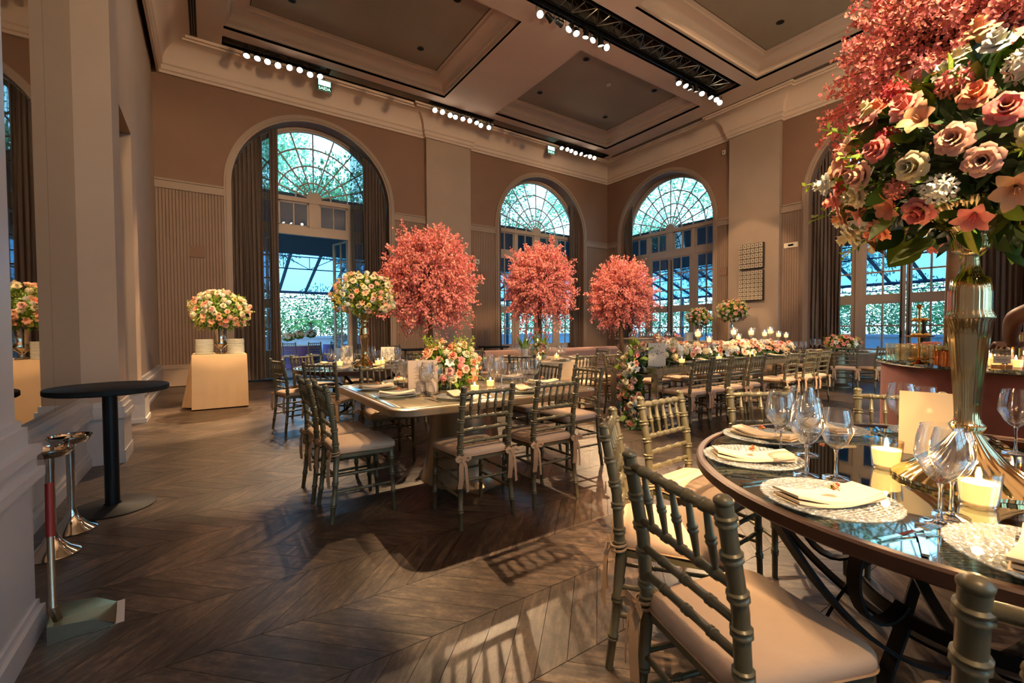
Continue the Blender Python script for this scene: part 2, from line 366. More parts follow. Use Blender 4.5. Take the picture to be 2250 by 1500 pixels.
# ---- walls with arched openings, in wall space: u along the wall, d outwards, z up
def M_A(cu=0.0): return Matrix.Translation((cu, YA, 0))
def M_B(cv=0.0): return Matrix.Translation((XB, cv, 0)) @ Matrix.Rotation(-pi / 2, 4, 'Z')   # u -> -Y, d -> +X
def wall_face(b, u0, u1, arches, ztop, depth=.62):
    """plain face at d=0 from floor to ztop with arched openings (list of centres), plus reveals"""
    cur = u0; nseg = 28
    for c in arches:
        b.add([(cur, 0, 0), (c - ARCH_R, 0, 0), (c - ARCH_R, 0, ztop), (cur, 0, ztop)], [(0, 1, 2, 3)])
        pts = [(c - ARCH_R, 0.0)] + [(c - ARCH_R * cos(pi * k / nseg), ARCH_S + ARCH_R * sin(pi * k / nseg)) for k in range(nseg + 1)] + [(c + ARCH_R, 0.0)]
        for i in range(1, len(pts) - 2):
            (ua, za), (ub, zb) = pts[i], pts[i + 1]
            b.add([(ua, 0, za), (ub, 0, zb), (ub, 0, ztop), (ua, 0, ztop)], [(0, 1, 2, 3)])
        for i in range(len(pts) - 1):
            (ua, za), (ub, zb) = pts[i], pts[i + 1]
            b.add([(ua, 0, za), (ua, depth, za), (ub, depth, zb), (ub, 0, zb)], [(0, 1, 2, 3)])
        for i in range(1, len(pts) - 2):
            (ua, za), (ub, zb) = pts[i], pts[i + 1]
            b.add([(ua, depth, za), (ua, depth, ztop), (ub, depth, ztop), (ub, depth, zb)], [(0, 1, 2, 3)])
        cur = c + ARCH_R
    b.add([(cur, 0, 0), (u1, 0, 0), (u1, 0, ztop), (cur, 0, ztop)], [(0, 1, 2, 3)])
    e = [u0] + [x for c in arches for x in (c - ARCH_R, c + ARCH_R)] + [u1]
    for i in range(0, len(e), 2):
        b.add([(e[i], depth, 0), (e[i], depth, ztop), (e[i + 1], depth, ztop), (e[i + 1], depth, 0)], [(0, 1, 2, 3)])
    b.add([(u0, 0, ztop), (u1, 0, ztop), (u1, depth, ztop), (u0, depth, ztop)], [(0, 1, 2, 3)])
    b.add([(u0, 0, 0), (u0, 0, ztop), (u0, depth, ztop), (u0, depth, 0)], [(0, 1, 2, 3)]); b.add([(u1, 0, 0), (u1, depth, 0), (u1, depth, ztop), (u1, 0, ztop)], [(0, 1, 2, 3)])
ARCH_A = [2.5, 10.3]; ARCH_B = [10.3, 3.58]
wa = MB(); wall_face(wa, -1.7, XB + .62, ARCH_A, 8.4)
wall_a = structure(wa.xf(M_A()).build('wall_back', MATS['upper_wall'], None, True, 20))
wb = MB(); wall_face(wb, -YA, 5.5, [-c for c in ARCH_B], 8.4)
wall_b = structure(wb.xf(M_B()).build('wall_right', MATS['upper_wall'], None, True, 20))
RAIL = 4.78
def bead(b, u0, u1):
    """beadboard from the base to the rail: ribs 62 mm apart"""
    n_ = max(1, int((u1 - u0) / .062)); w = (u1 - u0) / n_; z0, z1 = .5, RAIL - .2; pr = []
    for k in range(n_):
        a = u0 + k * w; pr += [(a, -.004), (a + .008, -.018), (a + w - .008, -.018)]
    pr.append((u1, -.004)); m = len(pr)
    b.add([(u, d, z0) for u, d in pr] + [(u, d, z1) for u, d in pr], [(i, i + 1, m + i + 1, m + i) for i in range(m - 1)])
def base_rail(bb, br, u0, u1):
    for (z0, z1, d) in ((0, .40, .045), (.40, .44, .075), (.44, .50, .055)): bb.box((u0, -d, z0), (u1, 0, z1))
    for (z0, z1, d) in ((RAIL - .22, RAIL - .19, .05), (RAIL - .19, RAIL - .04, .03), (RAIL - .04, RAIL, .06)): br.box((u0, -d, z0), (u1, 0, z1))
TW = .16
def arch_trim(b, c, base=0.0):
    """three stepped bands round the opening"""
    for (r0, r1, d) in ((ARCH_R, ARCH_R + .05, .05), (ARCH_R + .05, ARCH_R + .11, .075), (ARCH_R + .11, ARCH_R + TW, .045)):
        n_ = 36
        def P(r): return [(c - r, base)] + [(c - r * cos(pi * k / n_), ARCH_S + r * sin(pi * k / n_)) for k in range(n_ + 1)] + [(c + r, base)]
        A, B_ = P(r0), P(r1); m = len(A)
        vs = [(u, 0, z) for u, z in A] + [(u, -d, z) for u, z in A] + [(u, -d, z) for u, z in B_] + [(u, 0, z) for u, z in B_]
        fs = []
        for i in range(m - 1):
            for q in range(3): fs.append((q * m + i, q * m + i + 1, (q + 1) * m + i + 1, (q + 1) * m + i))
        b.add(vs, fs)
def dress(parent, M, segs, arches, base_name, side):
    b = MB(); bb = MB(); br = MB()
    for (u0, u1) in segs: bead(b, u0, u1); base_rail(bb, br, u0, u1)
    b.xf(M).build('beadboard', MATS['beadboard'], parent, False); br.xf(M).build('chair_rail', MATS['trim_paint'], parent, False)
    structure(bb.xf(M).build('baseboard_' + side, MATS['trim_paint'], None, False))
    for k, c in enumerate(arches):
        t = MB(); arch_trim(t, c); t.xf(M).build('arch_moulding', MATS['trim_paint'], parent, True, 30)
T = ARCH_R + TW
dress(wall_a, M_A(), [(-.95, 2.5 - T), (2.5 + T, 5.66), (7.2, 10.3 - T), (10.3 + T, XB)], ARCH_A, 'wall_back', 'back')
dress(wall_b, M_B(), [(-YA, -10.3 - T), (-10.3 + T, -7.77), (-6.28, -3.58 - T), (-3.58 + T, 5.2)], [-c for c in ARCH_B], 'wall_right', 'right')
# pilasters
def pilaster(name, M, u0, u1, d):
    b = MB(); b.box((u0, -d, 0), (u1, .02, 7.6))
    for (z0, z1, e) in ((0, .42, .06), (.42, .47, .08), (.47, .53, .05)): b.box((u0 - e, -d - e, z0), (u1 + e, .01, z1))
    return structure(b.xf(M).build(name, MATS['wall_grey'], None, False))
pilaster('trim_1', M_A(), 5.62, 7.16, .14); pilaster('trim_2', M_B(), -7.74, -6.25, .14)
# crown: stepped bed moulding, deep cove, fillet at the ceiling
CROWN = [(0, 7.16), (.05, 7.16), (.05, 7.22), (.085, 7.24), (.085, 7.33), (.12, 7.36), (.12, 7.40)] + \
        [(.12 + .36 * (1 - cos(t)), 7.40 + .40 * sin(t)) for t in [pi / 2 * k / 8 for k in range(1, 9)]] + [(.50, 7.80), (.50, 7.84), (.56, 7.84), (.56, 7.9)]
def ortho_path(pts, closed=False):
    """right-angled polyline, room on its right hand side when walking -> mitred offset directions"""
    out = []
    def nrm(a, b_):
        d = Vector((b_[0] - a[0], b_[1] - a[1])).normalized(); return Vector((d.y, -d.x))
    m = len(pts)
    for i, p in enumerate(pts):
        n1 = nrm(pts[i - 1], p) if (i > 0 or closed) else None; n2 = nrm(p, pts[(i + 1) % m]) if (i < m - 1 or closed) else None
        n_ = n1 if n2 is None else n2 if n1 is None else (n1 if (n1 - n2).length < .01 else n1 + n2)
        out.append((p[0], p[1], n_.x, n_.y))
    return out
XL = -.86
cr = MB(); cr.sweep(CROWN, ortho_path([(XL, -5), (XL, YA), (5.62, YA), (5.62, YA - .14), (7.16, YA - .14), (7.16, YA), (XB, YA), (XB, 7.74), (XB - .14, 7.74), (XB - .14, 6.25), (XB, 6.25), (XB, -5)]))
structure(cr.build('trim_3', MATS['ceiling_paint'], None, True, 35))

# ---- left wall: foreground pier, mirror bay, pier, opening, wall to the far corner
lw = MB()
structure(MB().box((-1.7, -5.4, 0), (-.675, 2.70, ZC)).build('wall_left_pier', MATS['white_dado'], None, False))   # foreground pier
lw.box((-1.7, 2.70, 0), (-1.02, 5.75, ZC))                      # backing of the mirror bay
lw.box((-1.7, 5.75, 0), (-.73, 6.20, ZC))                       # pier beyond the mirror
lw.box((-1.7, 6.20, 4.02), (-.84, 8.15, ZC))                    # above the opening
lw.box((-1.7, 8.15, 0), (-.84, 8.62, ZC)); lw.box((-1.7, 8.62, 0), (-.95, 13.02, ZC))
lw.box((-3.2, 6.0, 0), (-3.1, 8.4, ZC)); lw.box((-3.2, 5.9, 0), (-1.7, 6.2, 4.3)); lw.box((-3.2, 8.15, 0), (-1.7, 8.4, 4.3)); lw.box((-3.2, 6.0, 4.02), (-1.6, 8.4, 4.2)); lw.box((-3.2, 6.0, -.1), (-1.6, 8.4, 0.0))
wall_c = structure(lw.build('wall_left', MATS['wall_grey'], None, False))
def stepbase(b, x0, x1, y0, y1, steps, ends=(True, True)):
    for (z0, z1, e) in steps: b.box((x0, y0 - (e if ends[0] else 0), z0), (x1 + e, y1 + (e if ends[1] else 0), z1))
BS = ((0, .10, .075), (.10, .13, .06), (.13, .66, .05), (.66, .70, .085), (.70, .76, .065), (.76, .80, .08), (.80, .88, .045), (.88, .91, .03))
db = MB()
stepbase(db, -1.2, -.685, -5.4, 2.66, [(z0, z1, e) for z0, z1, e in BS], (False, True))
stepbase(db, -1.2, -.73, 5.75, 6.20, [(0, .12, .04), (.12, .44, .03), (.44, .49, .055), (.49, .55, .04), (.55, .60, .02)], (True, True))
stepbase(db, -1.2, -.84, 8.15, 8.62, [(0, .06, .10), (.06, .40, .085), (.40, .45, .10), (.45, .52, .06)], (True, False))
stepbase(db, -1.2, -.95, 8.62, 12.95, [(0, .06, .08), (.06, .40, .06), (.40, .45, .085), (.45, .52, .05)], (False, False))
structure(db.build('baseboard_left', MATS['white_dado'], None, False))
dd = MB()   # dado under the mirror with flush access panels
dd.box((-1.1, 2.70, 0), (-.97, 5.75, .60))
for (z0, z1, e) in ((0, .09, .035), (.09, .12, .02), (.46, .50, .055), (.50, .55, .035), (.55, .60, .05), (.60, .655, .02)): dd.box((-1.1, 2.70, z0), (-.97 + e, 5.75, z1))
trim4 = structure(dd.build('trim_4', MATS['white_dado'], None, False))
for (y0, y1) in ((2.95, 3.42), (3.46, 3.95), (4.05, 4.6)):
    MB().box((-.972, y0, .14), (-.958, y1, .43)).build('access_panel', MATS['white_dado'], trim4, False)
for y0, y1 in ((2.72, 3.95), (3.954, 4.86), (4.864, 5.74)):
    p_ = MB().box((-1.018, y0, .655), (-1.0, y1, 7.15)); structure(p_.build('mirror_panel', MATS['mirror_wall'], trim4, False))
# panels of the foreground pier (raised frame)
fp = MB()
for (y0, y1) in ((-1.0, 1.4), (-4.6, -1.4)):
    for a, b2 in (((-.70, y0, .95), (-.665, y1, 1.0)), ((-.70, y0, 5.9), (-.665, y1, 5.95)), ((-.70, y0, .95), (-.665, y0 + .05, 5.95)), ((-.70, y1 - .05, .95), (-.665, y1, 5.95))): fp.box(a, b2)
structure(fp.build('trim_5', MATS['white_dado'], None, False))

# ---- ceiling with coffers, truss slot and track slot
COFF = [(.40, 7.93, 5.70, 11.73), (7.40, 7.93, 12.25, 11.73), (7.40, 2.50, 12.25, 6.29), (.40, 2.50, 5.70, 6.29)]
SLOT = (.9, 6.66, 12.1, 7.34); TRK = (.40, 12.06, 12.75, 12.40)
holes = COFF + [SLOT, TRK]
xs = sorted({-1.3, 14.2} | {h[0] for h in holes} | {h[2] for h in holes}); ys = sorted({-5.4, 13.6} | {h[1] for h in holes} | {h[3] for h in holes})
ce = MB()
for i in range(len(xs) - 1):
    for j in range(len(ys) - 1):
        mxx, myy = (xs[i] + xs[i + 1]) / 2, (ys[j] + ys[j + 1]) / 2
        if not any(h[0] < mxx < h[2] and h[1] < myy < h[3] for h in holes):
            ce.box((xs[i], ys[j], ZC), (xs[i + 1], ys[j + 1], ZC + .06))
ceiling = structure(ce.build('ceiling', MATS['ceiling_paint'], None, False))
CP = [(0, 7.9), (.0, 7.96), (.05, 7.97), (.05, 8.03), (.10, 8.06), (.10, 8.08)] + [(.10 + .26 * (1 - cos(t)), 8.08 + .14 * sin(t)) for t in [pi / 2 * k / 5 for k in range(1, 6)]] + [(.40, 8.22), (.40, 8.27), (.47, 8.27), (.47, 8.30)]
for (x0, y0, x1, y1) in COFF:
    c_ = MB(); c_.sweep(CP, ortho_path([(x0, y0), (x0, y1), (x1, y1), (x1, y0)], True), True)
    c_.build('coffer_moulding', MATS['ceiling_paint'], ceiling, True, 35)
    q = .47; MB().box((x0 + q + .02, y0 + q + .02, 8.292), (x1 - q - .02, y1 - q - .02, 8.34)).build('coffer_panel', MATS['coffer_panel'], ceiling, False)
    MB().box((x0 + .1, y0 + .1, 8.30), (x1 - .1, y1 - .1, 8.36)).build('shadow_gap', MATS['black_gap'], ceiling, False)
sl = MB(); x0, y0, x1, y1 = SLOT
for a, b2 in (((x0 - .03, y0 - .03, ZC), (x1 + .03, y0, 8.55)), ((x0 - .03, y1, ZC), (x1 + .03, y1 + .03, 8.55)), ((x0 - .03, y0, ZC), (x0, y1, 8.55)), ((x1, y0, ZC), (x1 + .03, y1, 8.55)), ((x0, y0, 8.5), (x1, y1, 8.55))): sl.box(a, b2)
sl.build('truss_recess', MATS['vent_grey'], ceiling, False)
tk = MB(); x0, y0, x1, y1 = TRK
tk.box((x0, y0 - .02, ZC), (x1, y0, ZC + .22)); tk.box((x0, y1, ZC), (x1, y1 + .02, ZC + .22)); tk.box((x0, y0, ZC + .2), (x1, y1, ZC + .22)); tk.box((x0 - .02, y0, ZC), (x0, y1, ZC + .2)); tk.box((x1, y0, ZC), (x1 + .02, y1, ZC + .2))
tk.build('track_recess', MATS['vent_grey'], ceiling, False)
cv = MB()
for (a0, a1) in ((2.72, 5.45), (7.62, 10.28)): cv.box((a0, 12.08, ZC + .02), (a1, 12.38, ZC + .05))
cv.build('cover_panel', MATS['vent_grey'], ceiling, False)
# air slots beside the crown
def air_slot(x0, y0, x1, y1, lab):
    t = thing('air_vent', lab, 'vent', (0, 0, 0)); MB().box((x0, y0, ZC - .006), (x1, y1, ZC)).build('back_plate', MATS['black_gap'], t, False)
    along_x = (x1 - x0) > (y1 - y0)
    for k in range(4):
        f = (k + .0) / 3
        if along_x: yy = y0 + f * (y1 - y0 - .014); MB().box((x0, yy, ZC - .014), (x1, yy + .014, ZC - .003)).build('blade', MATS['vent_grey'], t, False)
        else: xx = x0 + f * (x1 - x0 - .014); MB().box((xx, y0, ZC - .014), (xx + .014, y1, ZC - .003)).build('blade', MATS['vent_grey'], t, False)
air_slot(-.22, 12.52, 4.35, 12.64, 'long black slotted air vent beside the cornice above the curtained doorway')
air_slot(7.7, 12.52, 10.2, 12.64, 'slotted air vent beside the cornice between the two exit signs')
air_slot(-.22, 5.0, -.08, 12.40, 'slotted air vent along the mirror side of the ceiling')
air_slot(12.90, 1.0, 13.02, 12.1, 'slotted air vent along the cornice above the wall art')
# downlights, smoke detector
def downlight(x, y, z, lab, grp):
    t = thing('downlight', lab, 'downlight', (x, y, z), 0, grp)
    MB().lathe([(.075, -.004), (.085, -.012), (.062, -.012), (.058, .0)], 20).build('rim', MATS['black_metal'], t); MB().lathe([(.001, -.004), (.06, -.004)], 20).build('lamp_well', MATS['black_gap'], t)
for (x, y) in ((8.24, 8.60), (10.97, 8.60), (8.24, 10.56), (10.97, 10.56)): downlight(x, y, 8.292, 'small black downlight in the coffer beside the truss, nearest the room corner', 'downlights in the corner coffer')
for (x, y) in ((1.6, 8.6), (4.5, 8.6), (1.6, 10.58), (4.5, 10.58)): downlight(x, y, 8.292, 'small black downlight in the coffer above the curtained doorway', 'downlights in the doorway coffer')
for (x, y) in ((8.24, 3.2), (10.96, 3.2), (8.24, 5.1), (10.96, 5.1)): downlight(x, y, 8.292, 'small black downlight in the coffer above the wall art', 'downlights in the art side coffer')
t = thing('smoke_detector', 'small round white smoke detector on the corner coffer panel', 'smoke detector', (9.61, 9.12, 8.29))
MB().lathe([(.001, -.05), (.04, -.05), (.05, -.03), (.065, -.02), (.065, 0)], 18).build('body', MATS['plastic_white'], t); MB().lathe([(.001, -.056), (.012, -.054), (.014, -.05)], 10).build('sensor', MATS['vent_grey'], t)

# ---- windows
D0 = .44
ROWS_UP = [(2.13, 2.66), (2.72, 3.28), (3.31, 3.85)]; ROWS_LO = [(.77, 1.31), (1.35, 1.89)]
def pane_mesh(u0, u1, z0, z1):
    return MB().box((-(u1 - u0) / 2, -.003, -(z1 - z0) / 2), ((u1 - u0) / 2, .003, (z1 - z0) / 2)).mesh('pane', MATS['pane_glass'], False)
_pm = {}
def pane(parent, u0, u1, z0, z1, d=D0 + .02):
    k = (round(u1 - u0, 3), round(z1 - z0, 3))
    if k not in _pm: _pm[k] = pane_mesh(u0, u1, z0, z1)
    return obj('pane', _pm[k], parent, ((u0 + u1) / 2, d, (z0 + z1) / 2))
_fan = {}
def fan_pane(parent, r0, r1, a0, a1, zc, d):
    k = (r0, r1, a0)
    if k not in _fan:
        n_ = 4; b = MB(); A = [(a0 + (a1 - a0) * i / n_) for i in range(n_ + 1)]
        pts = [(r0 * cos(a), r0 * sin(a)) for a in A] + [(r1 * cos(a), r1 * sin(a)) for a in reversed(A)]
        mcx = sum(p[0] for p in pts) / len(pts); mcz = sum(p[1] for p in pts) / len(pts)
        m = len(pts); vs = [(x - mcx, -.003, z - mcz) for x, z in pts] + [(x - mcx, .003, z - mcz) for x, z in pts]
        b.add(vs, [tuple(range(m)), tuple(reversed(range(m, 2 * m)))] + [(i, m + i, m + (i + 1) % m, (i + 1) % m) for i in range(m)])
        _fan[k] = (b.mesh('pane', MATS['pane_glass'], False), mcx, mcz)
    me, mcx, mcz = _fan[k]
    return obj('pane', me, parent, (mcx, d, zc + mcz))
FR, FZ = 1.86, 4.92
def leaf_door(parent, u0, u1, name='door_leaf'):
    """glazed door leaf between u0 and u1, hinge free; two panes wide"""
    b = MB(); st = .10; um = (u0 + u1) / 2
    b.box((u0, D0, .02), (u0 + st, D0 + .05, 3.90)); b.box((u1 - st, D0, .02), (u1, D0 + .05, 3.90))
    for (z0, z1) in ((.02, .75), (1.89, 2.13), (3.85, 3.90)): b.box((u0 + st, D0, z0), (u1 - st, D0 + .05, z1))
    b.box((u0 + st + .07, D0 - .012, .16), (u1 - st - .07, D0, .62))
    lf = b.build(name, MATS['window_paint'], parent, False)
    m = MB(); m.box((um - .018, D0 + .005, .75), (um + .018, D0 + .045, 1.89)); m.box((um - .018, D0 + .005, 2.13), (um + .018, D0 + .045, 3.85))
    for z in (1.33, 2.69, 3.295): m.box((u0 + st, D0 + .005, z - .02), (u1 - st, D0 + .045, z + .02))
    m.build('muntin', MATS['window_paint'], lf, False)
    for (z0, z1) in ROWS_LO + ROWS_UP:
        pane(lf, u0 + st, um - .018, z0, z1); pane(lf, um + .018, u1 - st, z0, z1)
    return lf
def make_window(name, loc, rz, open_center=False):
    w = structure(empty(name, loc, rz))
    # frame: posts, lintel, transom bars, arched head
    f = MB()
    for (u0, u1) in ((-1.97, -1.86), (-1.02, -.90), (.90, 1.02), (1.86, 1.97)): f.box((u0, D0 - .03, 0), (u1, D0 + .1, 4.13))
    f.box((-1.86, D0 - .02, 3.90), (1.86, D0 + .09, 4.13)); f.box((-1.97, D0 - .05, 4.80), (1.97, D0 + .1, 4.92))
    for (u0, u1) in ((-1.97, -1.86), (-1.02, -.90), (-.13, .13), (.90, 1.02), (1.86, 1.97)): f.box((u0, D0 - .03, 4.13), (u1, D0 + .1, 4.80))
    for (u0, u1) in ((-1.86, -1.02), (-.90, -.13), (.13, .90), (1.02, 1.86)):
        f.box((u0, D0, 4.13), (u0 + .05, D0 + .06, 4.8)); f.box((u1 - .05, D0, 4.13), (u1, D0 + .06, 4.8)); f.box(((u0 + u1) / 2 - .018, D0, 4.13), ((u0 + u1) / 2 + .018, D0 + .06, 4.8))
        f.box((u0, D0, 4.13), (u1, D0 + .06, 4.17)); f.box((u0, D0, 4.76), (u1, D0 + .06, 4.80))
    n_ = 36; A = [pi * k / n_ for k in range(n_ + 1)]
    for (r0, r1, d0, d1) in ((FR, 2.02, D0 - .06, D0 + .1), (FR - .04, FR + .03, D0 - .02, D0 + .07)):
        vs = []; fs = []
        for a in A: vs += [(r0 * cos(a), d0, FZ + r0 * sin(a)), (r1 * cos(a), d0, FZ + r1 * sin(a)), (r1 * cos(a), d1, FZ + r1 * sin(a)), (r0 * cos(a), d1, FZ + r0 * sin(a))]
        for i in range(n_):
            for k in range(4): fs.append((4 * i + k, 4 * i + (k + 1) % 4, 4 * i + 4 + (k + 1) % 4, 4 * i + 4 + k))
        f.add(vs, fs)
    f.build('frame', MATS['window_paint'], w, True, 30)
    # fan muntins
    g = MB(); rings = [.46, .92, 1.39]
    for r in rings: g.tube([(r * cos(a), D0 + .03, FZ + r * sin(a)) for a in A], .021, 6)
    for k in range(1, 10):
        a = pi * k / 10; g.tube([(.17 * cos(a), D0 + .03, FZ + .17 * sin(a)), (FR * cos(a), D0 + .03, FZ + FR * sin(a))], .021, 6)
    g.build('fan_muntin', MATS['window_paint'], w)
    h = MB(); hp = [(.19 * cos(a), .19 * sin(a)) for a in A]; m = len(hp)
    h.add([(x, D0 - .03, FZ + z) for x, z in hp] + [(x, D0 + .08, FZ + z) for x, z in hp], [tuple(range(m)), tuple(reversed(range(m, 2 * m)))] + [(i, m + i, m + (i + 1) % m, (i + 1) % m) for i in range(m)])
    h.build('fan_hub', MATS['window_paint'], w, True, 30)
    rr_ = [.19] + rings + [FR]
    for i in range(4):
        for k in range(10): fan_pane(w, rr_[i], rr_[i + 1], pi * k / 10, pi * (k + 1) / 10, FZ, D0 + .03)
    for (u0, u1) in ((-1.86, -1.02), (-.90, -.13), (.13, .90), (1.02, 1.86)):
        um = (u0 + u1) / 2; pane(w, u0 + .05, um - .018, 4.17, 4.76); pane(w, um + .018, u1 - .05, 4.17, 4.76)
    leaf_door(w, -1.86, -1.02, 'sidelight'); leaf_door(w, 1.02, 1.86, 'sidelight')
    if not open_center:
        for u0, u1 in ((-.90, -.012), (.012, .90)): leaf_door(w, u0, u1)
        r_ = MB()
        for u in (-.075, .075): r_.tube([(u, D0 - .025, .1), (u, D0 - .025, 3.8)], .012, 8); r_.cbox((u, D0 - .02, 1.12), (.035, .04, .16))
        r_.build('lock_rod', MATS['black_metal'], w)
    else:
        for k_, sgn in enumerate((-1, 1)):
            dr = structure(empty('door_%d' % (k_ + 1), (loc[0] + sgn * .90, loc[1] + D0 + .03, 0), radians(-75 if sgn > 0 else 102)))
            lf = leaf_door(dr, -.888 if sgn > 0 else 0, 0 if sgn > 0 else .888, 'leaf'); lf.location = (0, -D0, 0)
    return w
wf = MB(); wall_face(wf, -15.0, 1.7, [-11.2, -6.6, -2.0], 8.4)
structure(wf.xf(Matrix.Translation((0, -5.4, 0)) @ Matrix.Rotation(pi, 4, 'Z')).build('wall_front', MATS['upper_wall'], None, True, 20))
for _k, _x in enumerate((2.0, 6.6, 11.2)): make_window('window_%d' % (5 + _k), (_x, -5.4, 0), pi)
make_window('window_1', (2.5, YA, 0), 0, True); make_window('window_2', (10.3, YA, 0), 0)
make_window('window_3', (XB, 10.3, 0), -pi / 2); make_window('window_4', (XB, 3.58, 0), -pi / 2)
# ---- curtains in the arch reveals (u0..u1 measured from the arch centre)
def curtain(name, label, M, c, parts, group=None):
    root = thing(name, label, 'curtain', (0, 0, 0), 0, group)
    for (pn, u0, u1, d, matn, folds, amp) in parts:
        b = MB(); n_ = folds * 10; vs = []; rows = 14; cols = n_ + 1
        for j in range(rows):
            f = j / (rows - 1)
            for i in range(cols):
                s = i / n_; u = u0 + (u1 - u0) * s
                uu = max(-ARCH_R + .012, min(ARCH_R - .012, u)); zt = ARCH_S + sqrt(max(.01, (ARCH_R - .015) ** 2 - uu * uu)) - .03
                z = .02 + (zt - .02) * f
                ph = s * folds * 2 * pi
                dd = amp * (sin(ph) + .3 * sin(2.3 * ph + 1.1)) * (1.0 - .35 * f) + .02 * sin(3.1 * f * pi + ph * .3)
                vs.append((c + uu + .012 * sin(2.2 * ph + f * 5) * (1 if abs(uu) < ARCH_R - .05 else 0), d + dd, z))
        b.add(vs, [(j * cols + i, j * cols + i + 1, (j + 1) * cols + i + 1, (j + 1) * cols + i) for j in range(rows - 1) for i in range(n_)])
        m0 = len(b.v); b.add([(x, y + .006, z) for (x, y, z) in b.v], []); 
        b.add([], []); b.f += [tuple(m0 + q for q in reversed(fc)) for fc in list(b.f)]; b.m = [0] * len(b.f)
        b.xf(M).build(pn, MATS[matn], root, True, 80)
    return root
curtain('curtain', 'taupe drape with sheer edge gathered at the near side of the open doorway', M_A(), 2.5, [('drape', -1.95, -1.28, .17, 'curtain_cloth', 7, .05), ('sheer_panel', -1.34, -1.00, .25, 'sheer_cloth', 4, .035), ('edge_drape', -1.10, -.92, .16, 'curtain_cloth', 2, .03)])
curtain('curtain', 'taupe drape with sheer edge behind the tall gold vase', M_A(), 2.5, [('drape', 1.30, 1.95, .17, 'curtain_cloth', 7, .05), ('sheer_panel', .95, 1.32, .25, 'sheer_cloth', 4, .035)])
curtain('curtain', 'taupe drape beside the room corner behind the middle blossom tree', M_A(), 10.3, [('drape', 1.45, 1.95, .17, 'curtain_cloth', 6, .045)])
curtain('curtain', 'narrow taupe drape at the edge of the arched window beside the pilaster', M_A(), 10.3, [('drape', -1.95, -1.78, .17, 'curtain_cloth', 2, .03)])
curtain('curtain', 'taupe drape on the corner side of the glazed doors behind the small blossom tree', M_B(), -10.3, [('drape', -1.95, -1.5, .17, 'curtain_cloth', 5, .045)])
curtain('curtain', 'narrow dark drape at the art side of the glazed doors', M_B(), -10.3, [('drape', 1.84, 1.95, .17, 'curtain_cloth', 2, .025)])
curtain('curtain', 'wide taupe drape between the wall art and the glazed doors behind the bar', M_B(), -3.58, [('drape', -1.95, -1.25, .17, 'curtain_cloth', 8, .05)])
curtain('curtain', 'taupe drape at the far right edge of the glazed doors behind the bar', M_B(), -3.58, [('drape', 1.2, 1.95, .17, 'curtain_cloth', 8, .05)])

# ---- ceiling truss and lamps
tr = thing('ceiling_truss', 'black box lattice truss recessed in the ceiling beam', 'truss', (0, 0, 0))
ty = (6.78, 7.22); tz = (7.98, 8.36)
for y in ty:
    for z in tz: MB().tube([(1.0, y, z), (12.0, y, z)], .026, 8).build('chord', MATS['black_metal'], tr)
x = 1.1; k = 0
while x < 11.9:
    x2 = min(x + .36, 11.98)
    MB().tube([(x, ty[0], tz[0]), (x2, ty[1], tz[0])] if k % 2 == 0 else [(x, ty[1], tz[0]), (x2, ty[0], tz[0])], .012, 6).build('brace', MATS['brushed_steel'], tr)
    MB().tube([(x, ty[0], tz[0]), (x, ty[1], tz[0])], .012, 6).build('brace', MATS['brushed_steel'], tr)
    MB().tube([(x, ty[0], tz[0]), (x2, ty[0], tz[1])], .012, 6).build('brace', MATS['brushed_steel'], tr); MB().tube([(x, ty[1], tz[1]), (x2, ty[1], tz[0])], .012, 6).build('brace', MATS['brushed_steel'], tr)
    x += .36; k += 1
MB().box((1.0, ty[1] + .06, ZC + .0), (12.0, ty[1] + .09, ZC + .14)).build('cable_tray', MATS['black_metal'], tr, False)
for (a0, a1) in ((.55, 2.62), (5.5, 7.58), (10.32, 12.35)):
    tk_ = thing('track_rail', {.55: 'black lamp track in the ceiling slot above the curtained doorway', 5.5: 'black lamp track in the ceiling slot above the pilaster', 10.32: 'black lamp track in the ceiling slot by the room corner'}[a0], 'track', (0, 0, 0))
    MB().box((a0, 12.16, 7.96), (a1, 12.24, 8.02)).build('rail', MATS['black_metal'], tk_, False)
    k_ = a0 + .1
    while k_ < a1: MB().tube([(k_, 12.2, 8.02), (k_, 12.2, 8.10)], .008, 6).build('hanger', MATS['black_metal'], tk_); k_ += .5
hous = MB().lathe([(.001, .16), (.04, .155), (.055, .12), (.06, .02), (.072, 0), (.072, -.03), (.066, -.03), (.066, -.005)], 18).mesh('housing', MATS['black_metal'])
lens = MB().lathe([(.001, -.02), (.04, -.018), (.067, -.008)], 18).mesh('lens', MATS['lamp_lens'])
yoke = MB(); yoke.strip([(-.08, 0, .05), (-.08, 0, .15), (-.05, 0, .19), (.05, 0, .19), (.08, 0, .15), (.08, 0, .05)], (0, 1, 0), .02, .005); yoke.tube([(0, 0, .19), (0, 0, .30)], .01, 6)
yoke = yoke.mesh('yoke', MATS['black_metal'])
def lamp(pos, target, label, group, watts=0, cone=24, blend=.35, col=WARM):
    t = thing('spotlight', label, 'spotlight', pos, 0, group)
    d = (Vector(target) - Vector(pos)).normalized(); q = (-d).to_track_quat('Z', 'Y')
    obj('housing', hous, t, quat=q); obj('lens', lens, t, quat=q); yo = obj('yoke', yoke, t); yo.rotation_euler = (0, 0, random.uniform(-.5, .5))
    if watts:
        L_ = bpy.data.lights.new('lamp_beam', 'SPOT'); L_.energy = watts * SPOT_W; L_.color = col; L_.spot_size = radians(cone); L_.spot_blend = blend; L_.shadow_soft_size = .045
        lo = bpy.data.objects.new('lamp_beam', L_); COL.objects.link(lo); lo.parent = t; lo.rotation_mode = 'QUATERNION'; lo.rotation_quaternion = (d).to_track_quat('-Z', 'Y'); lo.location = d * .06
